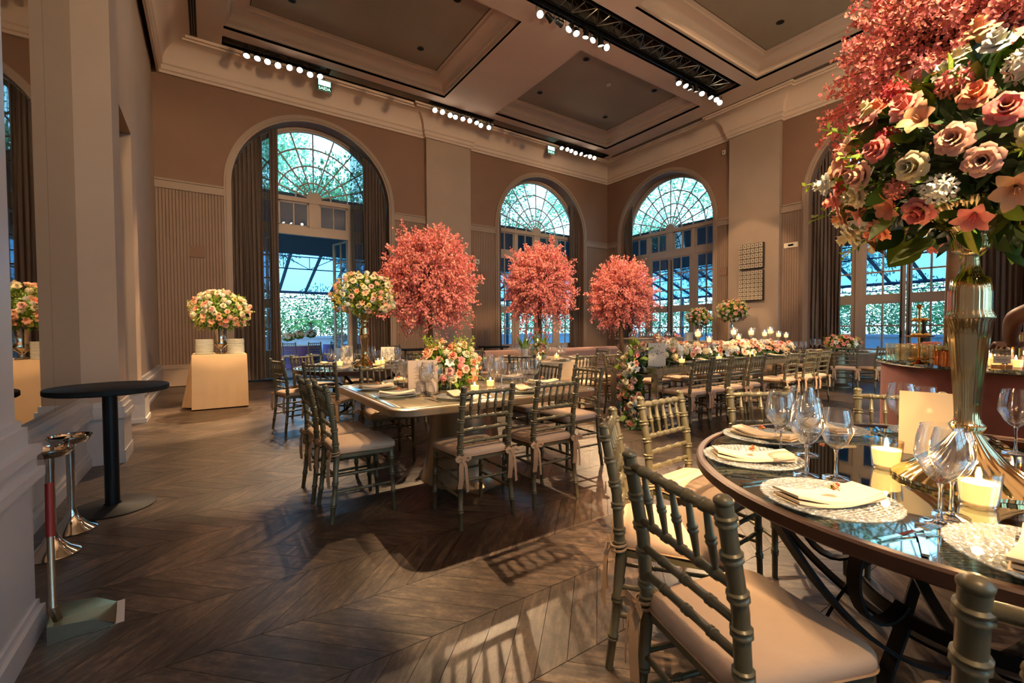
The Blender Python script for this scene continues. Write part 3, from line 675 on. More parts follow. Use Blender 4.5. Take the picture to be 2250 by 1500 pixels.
LA = [(.86, 7.71), (1.08, 7.72), (1.29, 7.71), (1.51, 7.69), (1.76, 7.72), (1.99, 7.74), (2.23, 7.70), (2.46, 7.73)]
LB = [(5.62, 7.73), (5.86, 7.74), (6.11, 7.71), (6.29, 7.71), (6.54, 7.72), (6.78, 7.72), (7.02, 7.73), (7.17, 7.68), (7.47, 7.69)]
LC = [(10.49, 7.72), (10.75, 7.73), (10.94, 7.72), (11.16, 7.69), (11.41, 7.71), (11.64, 7.71), (11.87, 7.71), (12.10, 7.71)]
LT = [(5.69, 7.68), (5.98, 7.68), (6.25, 7.70), (6.48, 7.68), (6.68, 7.67), (6.96, 7.70), (7.19, 7.71), (7.42, 7.68), (7.60, 7.68)]
LU = [(10.27, 7.70), (10.57, 7.72), (10.75, 7.69), (11.03, 7.72), (11.31, 7.73), (11.72, 7.75), (12.01, 7.76), (12.17, 7.72)]
AIM_A = [((.15, 9.0, 1.2), 1700, 16), ((-.2, 8.0, 0), 2600, 18), ((.4, 6.0, .2), 2000, 18), ((1.5, 3.7, .8), 1400, 7), ((2.25, 3.7, .8), 1400, 7), ((1.8, 6.3, .9), 1900, 18), ((.6, 4.0, 0), 0, 20), ((2.9, 8.0, 2.2), 0, 20)]
AIM_B = [((1.35, 2.3, .3), 0, 14), ((1.9, 3.4, .8), 0, 16), ((2.1, .5, .8), 1500, 8), ((3.3, 7.6, 2.3), 1700, 22), ((4.7, 6.0, .8), 1800, 18), ((.95, .8, .5), 0, 12), ((6.4, 8.1, 2.4), 900, 24), ((5.0, 3.9, .8), 2600, 18), ((2.9, 3.2, .5), 1500, 16)]
AIM_C = [((8.6, 7.8, 2.4), 1300, 22), ((7.4, 4.0, .8), 2600, 18), ((8.6, 4.0, .8), 2600, 18), ((4.7, 6.0, .8), 0, 20), ((11.4, 4.1, .8), 1000, 20), ((12.4, 10.4, 1.2), 0, 20), ((4.6, .8, 1.1), 1800, 18), ((6.0, 4.0, .8), 2600, 18)]
AIM_T = [((2.1, .3, 1.5), 1800, 11), ((13.6, 7.1, 2.9), 1100, 20), ((13.5, 6.9, 6.3), 600, 30), ((2.9, 7.7, 2.0), 0, 20), ((5.1, 4.0, .8), 1500, 20), ((6.4, 8.1, 2.3), 1400, 26), ((3.3, 7.6, 2.3), 1500, 24), ((8.6, 7.8, 2.4), 1100, 26), ((5.1, .9, 3.4), 1500, 30)]
AIM_U = [((7.6, 4.0, .8), 1500, 22), ((9.0, 4.0, .8), 1300, 22), ((12.8, 7.2, 1.8), 900, 18), ((12.8, 8.3, 1.5), 800, 18), ((6.4, 4.0, .8), 0, 22), ((11.4, 4.1, .8), 700, 24), ((5.0, 2.0, .0), 700, 20), ((4.2, .5, 1.1), 1700, 20)]
for P, aims, y, lab, grp in ((LA, AIM_A, 12.2, 'lit round track spotlight above the curtained doorway', 'spotlights of the doorway track'), (LB, AIM_B, 12.2, 'lit round track spotlight above the pilaster', 'spotlights of the pilaster track'),
                        (LC, AIM_C, 12.2, 'lit round track spotlight by the room corner', 'spotlights of the corner track'), (LT, AIM_T, 7.28, 'lit round spotlight at the near end of the ceiling truss', 'near spotlights of the truss'), (LU, AIM_U, 7.28, 'lit round spotlight at the far end of the ceiling truss', 'far spotlights of the truss')):
    for (x, z), (tg, w_, cn) in zip(P, aims): lamp((x, y, z), tg, lab, grp, w_, cn)
for (x, tg, w_, cn) in ((1.2, (.15, 8.9, 1.2), 1500, 30), (2.0, (1.75, 2.15, .0), 2600, 15), (2.5, (2.4, 2.8, .6), 1000, 13), (3.0, (1.1, 3.6, .7), 1100, 15), (3.5, (1.15, .65, .5), 450, 9), (4.0, (2.2, .5, .9), 800, 14), (4.5, (3.0, 1.6, .3), 600, 22)):
    lamp((x, 7.28, 7.68), tg, 'spotlight on the truss part above the picture', 'truss spotlights above the picture', w_, cn)
# lamps of the matching track behind the camera
for (x, tg, w_, cn) in ((-.1, (2.05, .35, 1.8), 6500, 17), (-.4, (1.7, .5, .8), 700, 16), (.9, (1.8, 6.3, 1.75), 4200, 8), (.3, (.15, 9.0, 1.5), 3600, 8), (1.5, (1.75, 3.45, .98), 3000, 7), (.5, (5.1, .9, 3.4), 1500, 24), (1.2, (3.3, 7.6, 2.3), 2400, 15), (1.9, (6.4, 8.1, 2.3), 2800, 14), (2.6, (8.6, 7.8, 2.3), 3200, 13), (3.4, (1.8, 3.5, 1.0), 700, 16), (4.2, (6.2, 4.0, .9), 4200, 16), (5.6, (8.0, 4.0, .9), 4200, 16), (3.8, (4.8, 3.9, .8), 2800, 12), (.2, (-.9, 6.5, 4.0), 900, 40), (5.2, (13.6, 8.5, 5.0), 1200, 50), (4.8, (4.0, 13.0, 5.0), 1600, 60)):
    lamp((x, -2.6, 7.7), tg, 'track spotlight on the ceiling behind the viewer', 'spotlights behind the viewer', w_, cn)
# added out-of-view fill lamps on stands, bouncing warm light off the ceiling
def fill_light(x, y, lab, watts):
    t = thing('fill_light', lab, 'lamp', (x, y, 0), 0, 'added fill lamps at the rear of the hall')
    b = MB(); b.lathe([(.001, 0), (.16, 0), (.16, .015), (.03, .03)], 24); b.build('base', MATS['black_metal'], t); b = MB(); b.tube([(0, 0, .02), (0, 0, 1.75)], .016, 10); b.build('pole', MATS['black_metal'], t)
    b = MB(); b.lathe([(.016, 1.72), (.06, 1.75), (.15, 1.86), (.155, 1.88), (.14, 1.87), (.05, 1.77), (.001, 1.77)], 24); b.build('bowl_shade', MATS['brushed_steel'], t); b = MB(); b.lathe([(.001, 1.80), (.05, 1.80), (.06, 1.82), (.001, 1.835)], 14); b.build('lamp', MATS['lamp_lens'], t)
    L_ = bpy.data.lights.new('fill_beam', 'SPOT'); L_.energy = watts; L_.color = (1.0, .74, .50); L_.spot_size = radians(150); L_.spot_blend = .6; L_.shadow_soft_size = .10
    lo = bpy.data.objects.new('fill_beam', L_); COL.objects.link(lo); lo.parent = t; lo.location = (0, 0, 1.86); lo.rotation_euler = (pi, 0, 0)
fill_light(2.6, -3.6, 'tall added fill lamp behind the viewer on the mirror wall side', FILL_W); fill_light(8.8, -3.2, 'tall added fill lamp behind the bar', FILL_W)
# exit signs
def exit_sign(x, z, lab):
    t = thing('exit_sign', lab, 'sign', (x, 12.46, z))
    MB().box((-.17, -.012, -.15), (.17, .012, .15)).build('panel', MATS['exit_green'], t, False)
    MB().box((-.15, -.016, .0), (.15, -.012, .13)).build('lit_field', MATS['exit_glow'], t, False); MB().box((-.17, -.016, -.15), (.17, -.012, -.135)).build('lower_edge', MATS['plastic_white'], t, False)
    MB().tube([(0, 0, .15), (0, 0, 7.9 - z)], .008, 6).build('hanger', MATS['black_metal'], t)
    c_ = bpy.data.curves.new('lettering', 'FONT'); c_.body = 'SAÍDA'; c_.size = .105; c_.align_x = 'CENTER'; c_.extrude = .002; c_.materials.append(MATS['exit_glow'])
    tmp = bpy.data.objects.new('tmp', c_); COL.objects.link(tmp); dg = bpy.context.evaluated_depsgraph_get(); me_ = bpy.data.meshes.new_from_object(tmp.evaluated_get(dg)); bpy.data.objects.remove(tmp)
    o = obj('lettering', me_, t, (0, -.014, -.105)); o.rotation_euler = (pi / 2, 0, 0)
exit_sign(2.62, 7.64, 'small lit green exit sign beside the doorway lamp track'); exit_sign(10.22, 7.66, 'small lit green exit sign beside the corner lamp track')

# ------------------------------------------------------------------ chiavari chair
def turned(b, pts, r, rings, n=10, taper=None, swell=1.28):
    """turned bamboo rod: pts polyline, rings = positions (0..1 of length) of paired collars"""
    P = [Vector(p) for p in pts]; seg = [(P[i + 1] - P[i]).length for i in range(len(P) - 1)]; tot = sum(seg)
    def at(t):
        s = max(0, min(1, t)) * tot
        for i, l in enumerate(seg):
            if s <= l or i == len(seg) - 1: return P[i].lerp(P[i + 1], s / l if l else 0)
            s -= l
    st = {0.0: 1.0, 1.0: 1.0}
    acc = 0
    for l in seg[:-1]: acc += l; st[acc / tot] = 1.0
    w = .006 / tot
    for t in rings:
        for dt, k in ((-2.2 * w, 1.0), (-1.5 * w, swell), (-.7 * w, swell), (0, 1.05), (.7 * w, swell), (1.5 * w, swell), (2.2 * w, 1.0)): st[t + dt] = k
    ts = sorted(st); rad = [r * st[t] * (taper(t) if taper else 1) for t in ts]
    b.tube([at(t) for t in ts], rad, n)
CH = []
def cp(name, fn, subs=()):
    b = MB(); fn(b); CH.append((name, b.mesh('chair_' + name, MATS['chair_paint'], True, 50), (0, 0, 0), list(subs)))
def back_post(s):
    def f(b):
        turned(b, [(s * .205, -.232, 0), (s * .192, -.205, .22), (s * .186, -.190, .44), (s * .186, -.205, .66), (s * .186, -.252, .905)], .0175, [.13, .29, .52, .575, .68, .77, .87, .96], 12, lambda t: .86 + .24 * min(1, t / .5))
        b.lathe([(.0165, 0), (.021, .006), (.022, .012), (.017, .018), (.012, .022), (.001, .024)], 12, (s * .186, -.253, .902))
    return f
def front_leg(s):
    return lambda b: turned(b, [(s * .192, .196, 0), (s * .186, .180, .44)], .0165, [.3, .6, .86], 10, lambda t: .82 + .28 * t)
cp('back_post', back_post(-1)); cp('back_post', back_post(1)); cp('leg', front_leg(-1)); cp('leg', front_leg(1))
def yb(z): return -.205 - (z - .66) * .19 if z > .66 else -.190 - (z - .44) * .068
cp('top_rail', lambda b: turned(b, [(-.186, yb(.878), .878), (.186, yb(.878), .878)], .0135, [.17, .33, .5, .67, .83], 10))
for z in (.715, .632, .552): cp('back_rail', lambda b: turned(b, [(-.186, yb(z), z), (.186, yb(z), z)], .0115, [.17, .33, .5, .67, .83] if z > .7 else [.25, .5, .75], 10))
for k in range(5):
    xx = -.124 + k * .062; cp('spindle', lambda b: turned(b, [(xx, yb(.715), .715), (xx, yb(.878), .878)], .0088, [.5], 8, lambda t: .8 + .45 * (1 - abs(2 * t - 1))))
for z in (.20, .31):
    for s in (-1, 1): cp('stretcher', lambda b: turned(b, [(s * .190, -.20, z), (s * .187, .184, z)], .0095, [.33, .67], 8))
for z in (.25, .35): cp('stretcher', lambda b: turned(b, [(-.187, .184, z), (.187, .184, z)], .0095, [.33, .67], 8))
cp('stretcher', lambda b: turned(b, [(-.188, -.197, .30), (.188, -.197, .30)], .0095, [.33, .67], 8))
def rounded(w0, w1, y0, y1, rc, n=5):
    """outline, back width w0 at y0, front width w1 at y1, round corners"""
    pts = []
    for (cx_, cy_, a0) in ((w1 / 2 - rc, y1 - rc, 0), (-w1 / 2 + rc, y1 - rc, pi / 2), (-w0 / 2 + rc, y0 + rc, pi), (w0 / 2 - rc, y0 + rc, 3 * pi / 2)):
        for k in range(n + 1): a = a0 + pi / 2 * k / n; pts.append((cx_ + rc * cos(a), cy_ + rc * sin(a)))
    return pts
cp('seat', lambda b: b.prism(rounded(.385, .415, -.20, .205, .05), .425, .447))
def cushion_mesh():
    b = MB(); base = rounded(.375, .425, -.205, .215, .06, 6); m = len(base); lay = [(.965, .447), (1.0, .455), (1.01, .470), (1.0, .484), (.965, .494), (.85, .502), (.55, .507), (.2, .508)]
    vs = [(x * k, (y - .005) * k + .005, z) for k, z in lay for x, y in base]
    fs = [(i * m + k, i * m + (k + 1) % m, (i + 1) * m + (k + 1) % m, (i + 1) * m + k) for i in range(len(lay) - 1) for k in range(m)]
    fs += [tuple(reversed(range(m))), tuple((len(lay) - 1) * m + k for k in range(m))]
    b.add(vs, fs); return b.mesh('chair_cushion', MATS['cushion_cloth'], True, 60)
def tie_mesh(s):
    b = MB(); x, y = s * .188, -.216
    for z in (.452, .470): b.tube([(x + .027 * cos(a), y + .018 + .027 * sin(a), z + .004 * sin(a)) for a in [2 * pi * k / 14 for k in range(15)]], .0045, 6, False)
    for sg in (-1, 1):
        b.strip([(x, y - .014, .462), (x + sg * .03, y - .026, .478), (x + sg * .055, y - .028, .462), (x + sg * .035, y - .022, .448), (x, y - .014, .460)], (0, .35, 1), .020, .003)
        b.strip([(x, y - .014, .460), (x + sg * .016, y - .030, .41), (x + sg * .020, y - .034, .33), (x + sg * .028, y - .032, .245 if sg > 0 else .275)], (1, .5 * sg, 0), .030, .0025)
    b.cbox((x, y - .016, .461), (.018, .014, .018)); return b.mesh('chair_tie', MATS['ribbon'], True, 60)
piping = MB(); pb_ = rounded(.379, .429, -.207, .217, .06, 6); piping.tube([(x, y, .4575) for x, y in pb_ + pb_[:1]], .0032, 5, False)
CH.append(('cushion', cushion_mesh(), (0, 0, 0), [('piping', piping.mesh('chair_piping', MATS['ribbon']), (0, 0, 0)), ('tie', tie_mesh(-1), (0, 0, 0)), ('tie', tie_mesh(1), (0, 0, 0))]))
def chair(x, y, face, label, group):
    """face: direction (degrees) the sitter looks towards"""
    return inst(CH, 'chiavari_chair', label, 'chair', (x, y, 0), radians(face - 90), group)
def round_chairs(c, r, items, group):
    for (a, lab) in items: chair(c[0] + r * cos(radians(a)), c[1] + r * sin(radians(a)), a + 180, lab, group)
FT = (2.14, .33); RT = (1.8, 6.3); WT = (4.73, 6.09); GT = (11.5, 4.1)
round_chairs(FT, .985, [(162.5, 'large foreground chiavari chair with its back to the viewer at the round mirror table'), (128, 'second chiavari chair along the round mirror table, just behind the foreground one'),
                        (93.5, 'chiavari chair facing the viewer side, third along the round mirror table by the flower garland'), (59, 'chiavari chair half hidden behind the wine glasses at the round mirror table'),
                        (25, 'chiavari chair between the round mirror table and the velvet bar, one post showing'), (197, 'chiavari chair cut by the bottom edge beside the nearest place setting')], 'chairs around the round mirror table')
for (x, y, f, lab) in ((1.51, 2.735, 90, 'chiavari chair with hanging bow at the near side of the rounded square table'), (2.10, 2.735, 90, 'chiavari chair at the near side of the rounded square table, beside its far corner'),
                       (.88, 3.28, 0, 'chiavari chair at the left end of the rounded square table, nearer one'), (.85, 3.75, 0, 'chiavari chair at the left end of the rounded square table, farther one'),
                       (2.82, 3.18, 180, 'chiavari chair turned away at the right end of the rounded square table, nearer one'), (2.82, 3.78, 180, 'chiavari chair at the right end of the rounded square table, farther one'),
                       (1.45, 4.32, 270, 'chiavari chair behind the wine glasses at the far side of the square table'), (2.2, 4.32, 270, 'chiavari chair hidden behind the low bouquet at the far side of the square table')):
    chair(x, y, f, lab, 'chairs around the rounded square table')
chair(.95, 6.42, 14, 'chiavari chair nearest the plate table at the round table by the doorway', 'chairs around the round table by the doorway')
round_chairs(RT, .92, [(229, 'chiavari chair with its back to the square table at the round doorway table'), (124, 'chiavari chair on the plate table side, behind its neighbour, at the round doorway table'),
                       (283, 'chiavari chair between the round doorway table and the square table'), (337, 'chiavari chair under the first blossom tree at the round doorway table'), (31, 'chiavari chair behind the glasses at the round doorway table, tree side'), (80, 'chiavari chair by the doorway at the far side of the round table')], 'chairs around the round table by the doorway')
round_chairs(WT, 1.08, [(178, 'chiavari chair left of the white clothed table'), (221, 'chiavari chair with its back to the viewer in front of the white clothed table'), (264, 'chiavari chair in front of the white clothed table, towards its right side'),
                       (310, 'chiavari chair seen from the side between white clothed table and garland table'), (350, 'chiavari chair behind the side-on one, right of the white clothed table'), (60, 'chiavari chair at the far side of the white clothed table, tree side'), (115, 'chiavari chair at the far side of the white clothed table, by the pink sofa')], 'chairs around the white clothed table')
nm = ['first', 'second', 'third', 'fourth', 'fifth', 'sixth', 'seventh']
for i, x in enumerate((5.06, 5.485, 5.925, 6.41, 7.48, 8.10, 8.62)): chair(x, 3.47, 90, nm[i] + ' chiavari chair from the garland end along the near side of the mirrored table', 'chairs on the near side of the mirrored table')
for i, x in enumerate((5.10, 5.72, 6.4, 7.1, 7.8, 8.5)): chair(x, 4.50, 270, nm[i] + ' chiavari chair from the garland end along the far side of the mirrored table', 'chairs on the far side of the mirrored table')
round_chairs(GT, .98, [(207, 'chiavari chair left of the pair with backs to the bar at the far right table'), (240, 'chiavari chair nearest the velvet bar at the far right table'), (165, 'chiavari chair by the curtain, left of the far right table'), (140, 'chiavari chair nearest the curtain at the far right table'), (90, 'chiavari chair at the window side of the far right table'), (20, 'chiavari chair hidden behind the bar at the far right table')], 'chairs around the far right table')
for (x, y, f, lab) in ((4.6, 10.2, 250, 'small far chair beside the trunk of the first blossom tree'), (5.4, 10.4, 270, 'small far chair by the dark side table at the pilaster'), (3.9, 10.6, 290, 'small far chair beneath the light switch by the doorway')): chair(x, y, f, lab, 'far chairs by the pilaster')
# ------------------------------------------------------------------ tables
def disc(b, r, z0, z1, n=72, bev=.004): b.lathe([(.0005, z0), (r - bev, z0), (r, z0 + bev), (r, z1 - bev), (r - bev, z1), (.0005, z1)], n)
ft = thing('round_table', 'large round mirror-topped table with brown rim and iron strap base in the foreground', 'table', (FT[0], FT[1], 0))
b = MB(); disc(b, .862, .752, .770); b.build('mirror_top', MATS['mirror_top'], ft)
b = MB(); b.lathe([(.862, .735), (.885, .735), (.893, .742), (.893, .772), (.886, .778), (.866, .778), (.862, .771)], 96); b.lathe([(.0005, .735), (.884, .735)], 96); b.build('rim', MATS['brown_rim'], ft)
for k in range(6):
    a = radians(158 + 60 * k); pts = []
    for t in [i / 14 for i in range(15)]:
        r_ = .84 * (1 - t) + .02 * t; z_ = .735 - .60 * (1 - (1 - t) ** 2.1); pts.append((r_ * cos(a), r_ * sin(a), z_))
    s_ = MB(); s_.strip(pts, (-sin(a), cos(a), 0), .042, .012); st_ = s_.build('strap', MATS['iron_strap'], ft, True, 50)
    s_ = MB(); s_.strip([((.33 + .04 * sin(pi * t) + .14 * t * t) * cos(a), (.33 + .04 * sin(pi * t) + .14 * t * t) * sin(a), .34 - .335 * t) for t in [i / 8 for i in range(9)]], (-sin(a), cos(a), 0), .042, .012)
    s_.build('foot', MATS['iron_strap'], ft, True, 50)
    s_ = MB(); cxr, czr = .42, .50
    s_.strip([((cxr + .115 * cos(t)) * cos(a), (cxr + .115 * cos(t)) * sin(a), czr + .15 * sin(t)) for t in [pi * (-.75) + 2 * pi * .86 * i / 20 for i in range(21)]], (-sin(a), cos(a), 0), .042, .010); s_.build('scroll', MATS['iron_strap'], ft, True, 50)
s_ = MB(); s_.lathe([(.325, .325), (.337, .325), (.337, .367), (.325, .367), (.325, .325)], 48); s_.build('ring', MATS['iron_strap'], ft)

sq = thing('square_table', 'square table with rounded corners and champagne pedestal in the middle of the hall', 'table', (1.85, 3.48, 0))
out = [(x, y) for x, y in rounded(1.80, 1.80, -.81, .81, .16, 8)]
def slab(b, outl, z0, z1, ins=.008):
    m = len(outl); c0 = (sum(p[0] for p in outl) / m, sum(p[1] for p in outl) / m); lay = [(ins, z0), (0, z0 + ins), (0, z1 - ins), (ins, z1)]
    def sh(p, e): return (p[0] - e * (1 if p[0] > 0 else -1), p[1] - e * (1 if p[1] > 0 else -1))
    vs = [(*sh(p, e), z) for e, z in lay for p in outl]
    b.add(vs, [(i * m + k, i * m + (k + 1) % m, (i + 1) * m + (k + 1) % m, (i + 1) * m + k) for i in range(3) for k in range(m)] + [tuple(reversed(range(m))), tuple(3 * m + k for k in range(m))])
b = MB(); slab(b, out, .722, .776); b.build('table_frame', MATS['champagne'], sq)
b = MB(); slab(b, [(x * .965, y * .962) for x, y in out], .770, .781, .002); b.build('glass_top', MATS['champagne_glass'], sq)
b = MB(); b.lathe([(.44, 0), (.44, .012), (.405, .05), (.375, .15), (.335, .40), (.315, .70), (.315, .725)], 56, sx=.86, sy=1.0); b.build('pedestal', MATS['champagne'], sq)

rt = thing('round_table', 'round mirror-topped table in front of the open doorway', 'table', (RT[0], RT[1], 0))
b = MB(); disc(b, .88, .760, .780); b.build('mirror_top', MATS['mirror_top'], rt); b = MB(); b.lathe([(.88, .735), (.905, .735), (.905, .783), (.88, .783)], 72); b.lathe([(.0005, .737), (.9, .737)], 72); b.build('rim', MATS['brown_rim'], rt)
for k in range(4):
    a = radians(20 + 90 * k); s_ = MB(); s_.strip([((.75 - .55 * sin(pi * t)) * cos(a), (.75 - .55 * sin(pi * t)) * sin(a), .735 * (1 - t)) for t in [i / 12 for i in range(13)]], (-sin(a), cos(a), 0), .045, .012); s_.build('leg', MATS['iron_strap'], rt, True, 50)
wt = thing('round_table', 'round table under a white cloth below the middle blossom tree', 'table', (WT[0], WT[1], 0))
b = MB(); disc(b, .81, .74, .765); b.build('table_top', MATS['champagne'], wt)
for k in range(4): a = pi / 4 + pi / 2 * k; b = MB(); b.tube([(.5 * cos(a), .5 * sin(a), 0), (.5 * cos(a), .5 * sin(a), .74)], .022); b.build('leg', MATS['black_metal'], wt)
def round_cloth(name, label, c, r, z, matn, n=96, folds=15):
    b = MB(); vs = [(0, 0, z)]; rings = [(.5 * r, 0), (r, 0), (r + .012, -.02)] + [(r + .012 + .07 * t, -.02 - (z - .035) * t) for t in [.15, .4, .7, 1.0]]
    for j, (rr, dz) in enumerate(rings):
        for k in range(n):
            a = 2 * pi * k / n; w = max(0, (j - 2)) / 4; q = rr + w * .055 * sin(folds * a + .6 * sin(3 * a)); vs.append((q * cos(a), q * sin(a), z + dz))
    fs = [(0, 1 + k, 1 + (k + 1) % n) for k in range(n)]
    for j in range(len(rings) - 1):
        for k in range(n): fs.append((1 + j * n + k, 1 + (j + 1) * n + k, 1 + (j + 1) * n + (k + 1) % n, 1 + j * n + (k + 1) % n))
    b.add(vs, fs); o = b.build(name, MATS[matn], None, True, 60, (c[0], c[1], 0)); return tag(o, label, 'tablecloth')
round_cloth('tablecloth', 'floor-length white cloth on the round table below the middle tree', WT, .83, .772, 'linen')
lt = thing('mirrored_table', 'long table clad in small mirror tiles carrying the flower garland', 'table', (0, 0, 0))
LX0, LX1, LY0, LY1, LZ = 4.68, 9.2, 3.60, 4.42, .80
MB().box((LX0, LY0, LZ - .022), (LX1, LY1, LZ)).build('top', MATS['mirror_top'], lt, False)
MB().box((LX0 + .02, LY0 + .02, LZ - .10), (LX1 - .02, LY1 - .02, LZ - .022)).build('apron', MATS['mirror_tile'], lt, False)
tm = MB().box((-.05, -.004, -.032), (.05, .004, .032)).mesh('mirror_tile', MATS['mirror_tile'], False); k = 0
xx = LX0 + .075
while xx < LX1 - .05: obj('tile', tm, lt, (xx, LY0 + .016, LZ - .061)); xx += .106
yy = LY0 + .075
while yy < LY1 - .05: obj('tile', tm, lt, (LX0 + .016, yy, LZ - .061), pi / 2); yy += .106
MB().box((LX0, LY0, LZ - .112), (LX1, LY1, LZ - .098)).build('lower_edge', MATS['silver'], lt, False)
for (x, y) in ((LX0 + .06, LY0 + .06), (LX0 + .06, LY1 - .06), (LX1 - .06, LY0 + .06), (LX1 - .06, LY1 - .06), (6.95, LY0 + .06), (6.95, LY1 - .06)):
    lg = MB().box((-.048, -.048, 0), (.048, .048, LZ - .10)).build('leg', MATS['mirror_tile'], lt, False, loc=(x, y, 0))
    MB().box((-.034, -.052, .05), (.034, .052, LZ - .15)).build('leg_panel', MATS['mirror_top'], lg, False); 
gt_ = thing('round_table', 'round table at the glazed doors behind the bar end', 'table', (GT[0], GT[1], 0))
b = MB(); disc(b, .9, .745, .78); b.build('top', MATS['champagne'], gt_); b = MB(); b.lathe([(.36, 0), (.36, .02), (.25, .08), (.22, .74)], 40); b.build('pedestal', MATS['champagne'], gt_)

# ------------------------------------------------------------------ tableware
def glass_mesh(h, r, stem, name):
    b = MB(); z0 = .006; bz = stem * h
    prof = [(.0005, 0), (.034, 0), (.035, .002), (.02, .006), (.005, .013), (.0038, .03), (.0038, bz - .012), (.006, bz), (.018, bz + .012), (.034, bz + .030), (r, bz + .30 * (h - bz) + .022), (r * 1.0, bz + .5 * (h - bz)), (r * .93, bz + .75 * (h - bz)), (r * .78, h)]
    b.lathe(prof, 28); return b
def glass_spec(h, r, stem):
    b = glass_mesh(h, r, stem, '').mesh('glass', MATS['clear_glass'], True, 70)
    bz = stem * h
    bowl = MB().lathe([(.001, bz), (.018, bz + .010), (.034, bz + .028), (r, bz + .30 * (h - bz) + .022), (r, bz + .5 * (h - bz)), (r * .93, bz + .75 * (h - bz)), (r * .79, h - .001), (r * .765, h), (r * .77, h - .003), (r * .91, bz + .75 * (h - bz)), (r * .97, bz + .5 * (h - bz)), (r * .96, bz + .32 * (h - bz) + .022), (.032, bz + .032), (.001, bz + .015)], 30).mesh('bowl', MATS['clear_glass'], True, 70)
    stem_ = MB().tube([(0, 0, .008), (0, 0, .04), (0, 0, bz - .01), (0, 0, bz + .003)], [.007, .0042, .0042, .008], 12).mesh('stem', MATS['solid_glass'])
    foot = MB().lathe([(.0005, 0), (.038, 0), (.039, .0025), (.02, .006), (.006, .011), (.0005, .012)], 32).mesh('foot', MATS['solid_glass'], True, 70)
    return [('bowl', bowl, (0, 0, 0), []), ('stem', stem_, (0, 0, 0), []), ('foot', foot, (0, 0, 0), [])], b
GL = [glass_spec(.258, .054, .40), glass_spec(.236, .048, .40), glass_spec(.212, .041, .42)]
def charger_mesh():
    # pressed glass: diamond relief in real geometry, scalloped rim
    b = MB(); n_ = 168; prof = []
    for i in range(25): r_ = .012 + (.172 - .012) * i / 24; prof.append((r_, .008 + (.0 if r_ < .10 else .013 * ((r_ - .10) / .072) ** 1.3)))
    vs = [(0, 0, .0085)]
    for i, (r_, z) in enumerate(prof):
        for k in range(n_):
            a = 2 * pi * k / n_; hgt = .0030 * abs(sin(14 * a + r_ * 130)) * abs(sin(14 * a - r_ * 130)) if .02 < r_ < .17 else 0; rr = r_ * (1 + (.010 * cos(28 * a) if i > 22 else 0)); vs.append((rr * cos(a), rr * sin(a), z + hgt))
    m0 = len(vs); und = [(.172, .018), (.150, .012), (.11, .003), (.0, .003)]
    for (r_, z) in und:
        for k in range(n_): a = 2 * pi * k / n_; vs.append((r_ * cos(a), r_ * sin(a), z))
    R_ = len(prof) + len(und)
    fs = [(0, 1 + k, 1 + (k + 1) % n_) for k in range(n_)] + [(1 + j * n_ + k, 1 + (j + 1) * n_ + k, 1 + (j + 1) * n_ + (k + 1) % n_, 1 + j * n_ + (k + 1) % n_) for j in range(R_ - 1) for k in range(n_)]
    b.add(vs, fs); return b.mesh('charger', MATS['pressed_glass'], True, 180)
charger = charger_mesh()
def napkin_mesh():
    b = MB(); n_ = 14; w = .056; vs = []
    for lay, (z0, z1, sx_, off) in enumerate(((.018, .024, 1.0, 0), (.024, .031, .98, .004), (.031, .038, .96, -.003))):
        g = []
        for i in range(n_ + 1):
            t = i / n_; x = (-.135 + .27 * t) * sx_; sag = -.008 * sin(pi * t) + .006 * sin(5 * t + lay); ww = w * (.86 + .16 * sin(pi * t))
            y = off + .010 * sin(4 * t + .5); g.append((x, y, sag, ww))
        m0 = len(b.v); vs = []
        for (x, y, sag, ww) in g: vs += [(x, y - ww, z0 + sag), (x, y + ww, z0 + sag + .003), (x, y + ww * .98, z1 + sag + .003), (x, y - ww * .98, z1 + sag)]
        fs = [(4 * i + k, 4 * i + (k + 1) % 4, 4 * i + 4 + (k + 1) % 4, 4 * i + 4 + k) for i in range(n_) for k in range(4)] + [(3, 2, 1, 0), (4 * n_, 4 * n_ + 1, 4 * n_ + 2, 4 * n_ + 3)]
        b.add(vs, fs)
    return b.mesh('napkin', MATS['linen'], True, 50)
napkin = napkin_mesh()
def fork_mesh():
    b = MB(); b.strip([(0, -.10, .004), (0, -.03, .004), (0, .02, .008), (0, .045, .009)], (1, 0, 0), .010, .003); b.strip([(0, .045, .009), (0, .06, .008)], (1, 0, 0), .024, .002)
    for k in range(4): b.strip([(-.009 + .006 * k, .058, .008), (-.009 + .006 * k, .10, .011)], (1, 0, 0), .003, .002)
    return b.mesh('fork', MATS['silver'], False)
def knife_mesh():
    b = MB(); b.strip([(0, -.11, .004), (0, -.01, .005)], (1, 0, 0), .013, .006); b.strip([(0, -.01, .005), (0, .06, .004), (.002, .105, .003)], (1, 0, 0), .017, .0018); return b.mesh('knife', MATS['silver'], False)
fork, knife = fork_mesh(), knife_mesh()
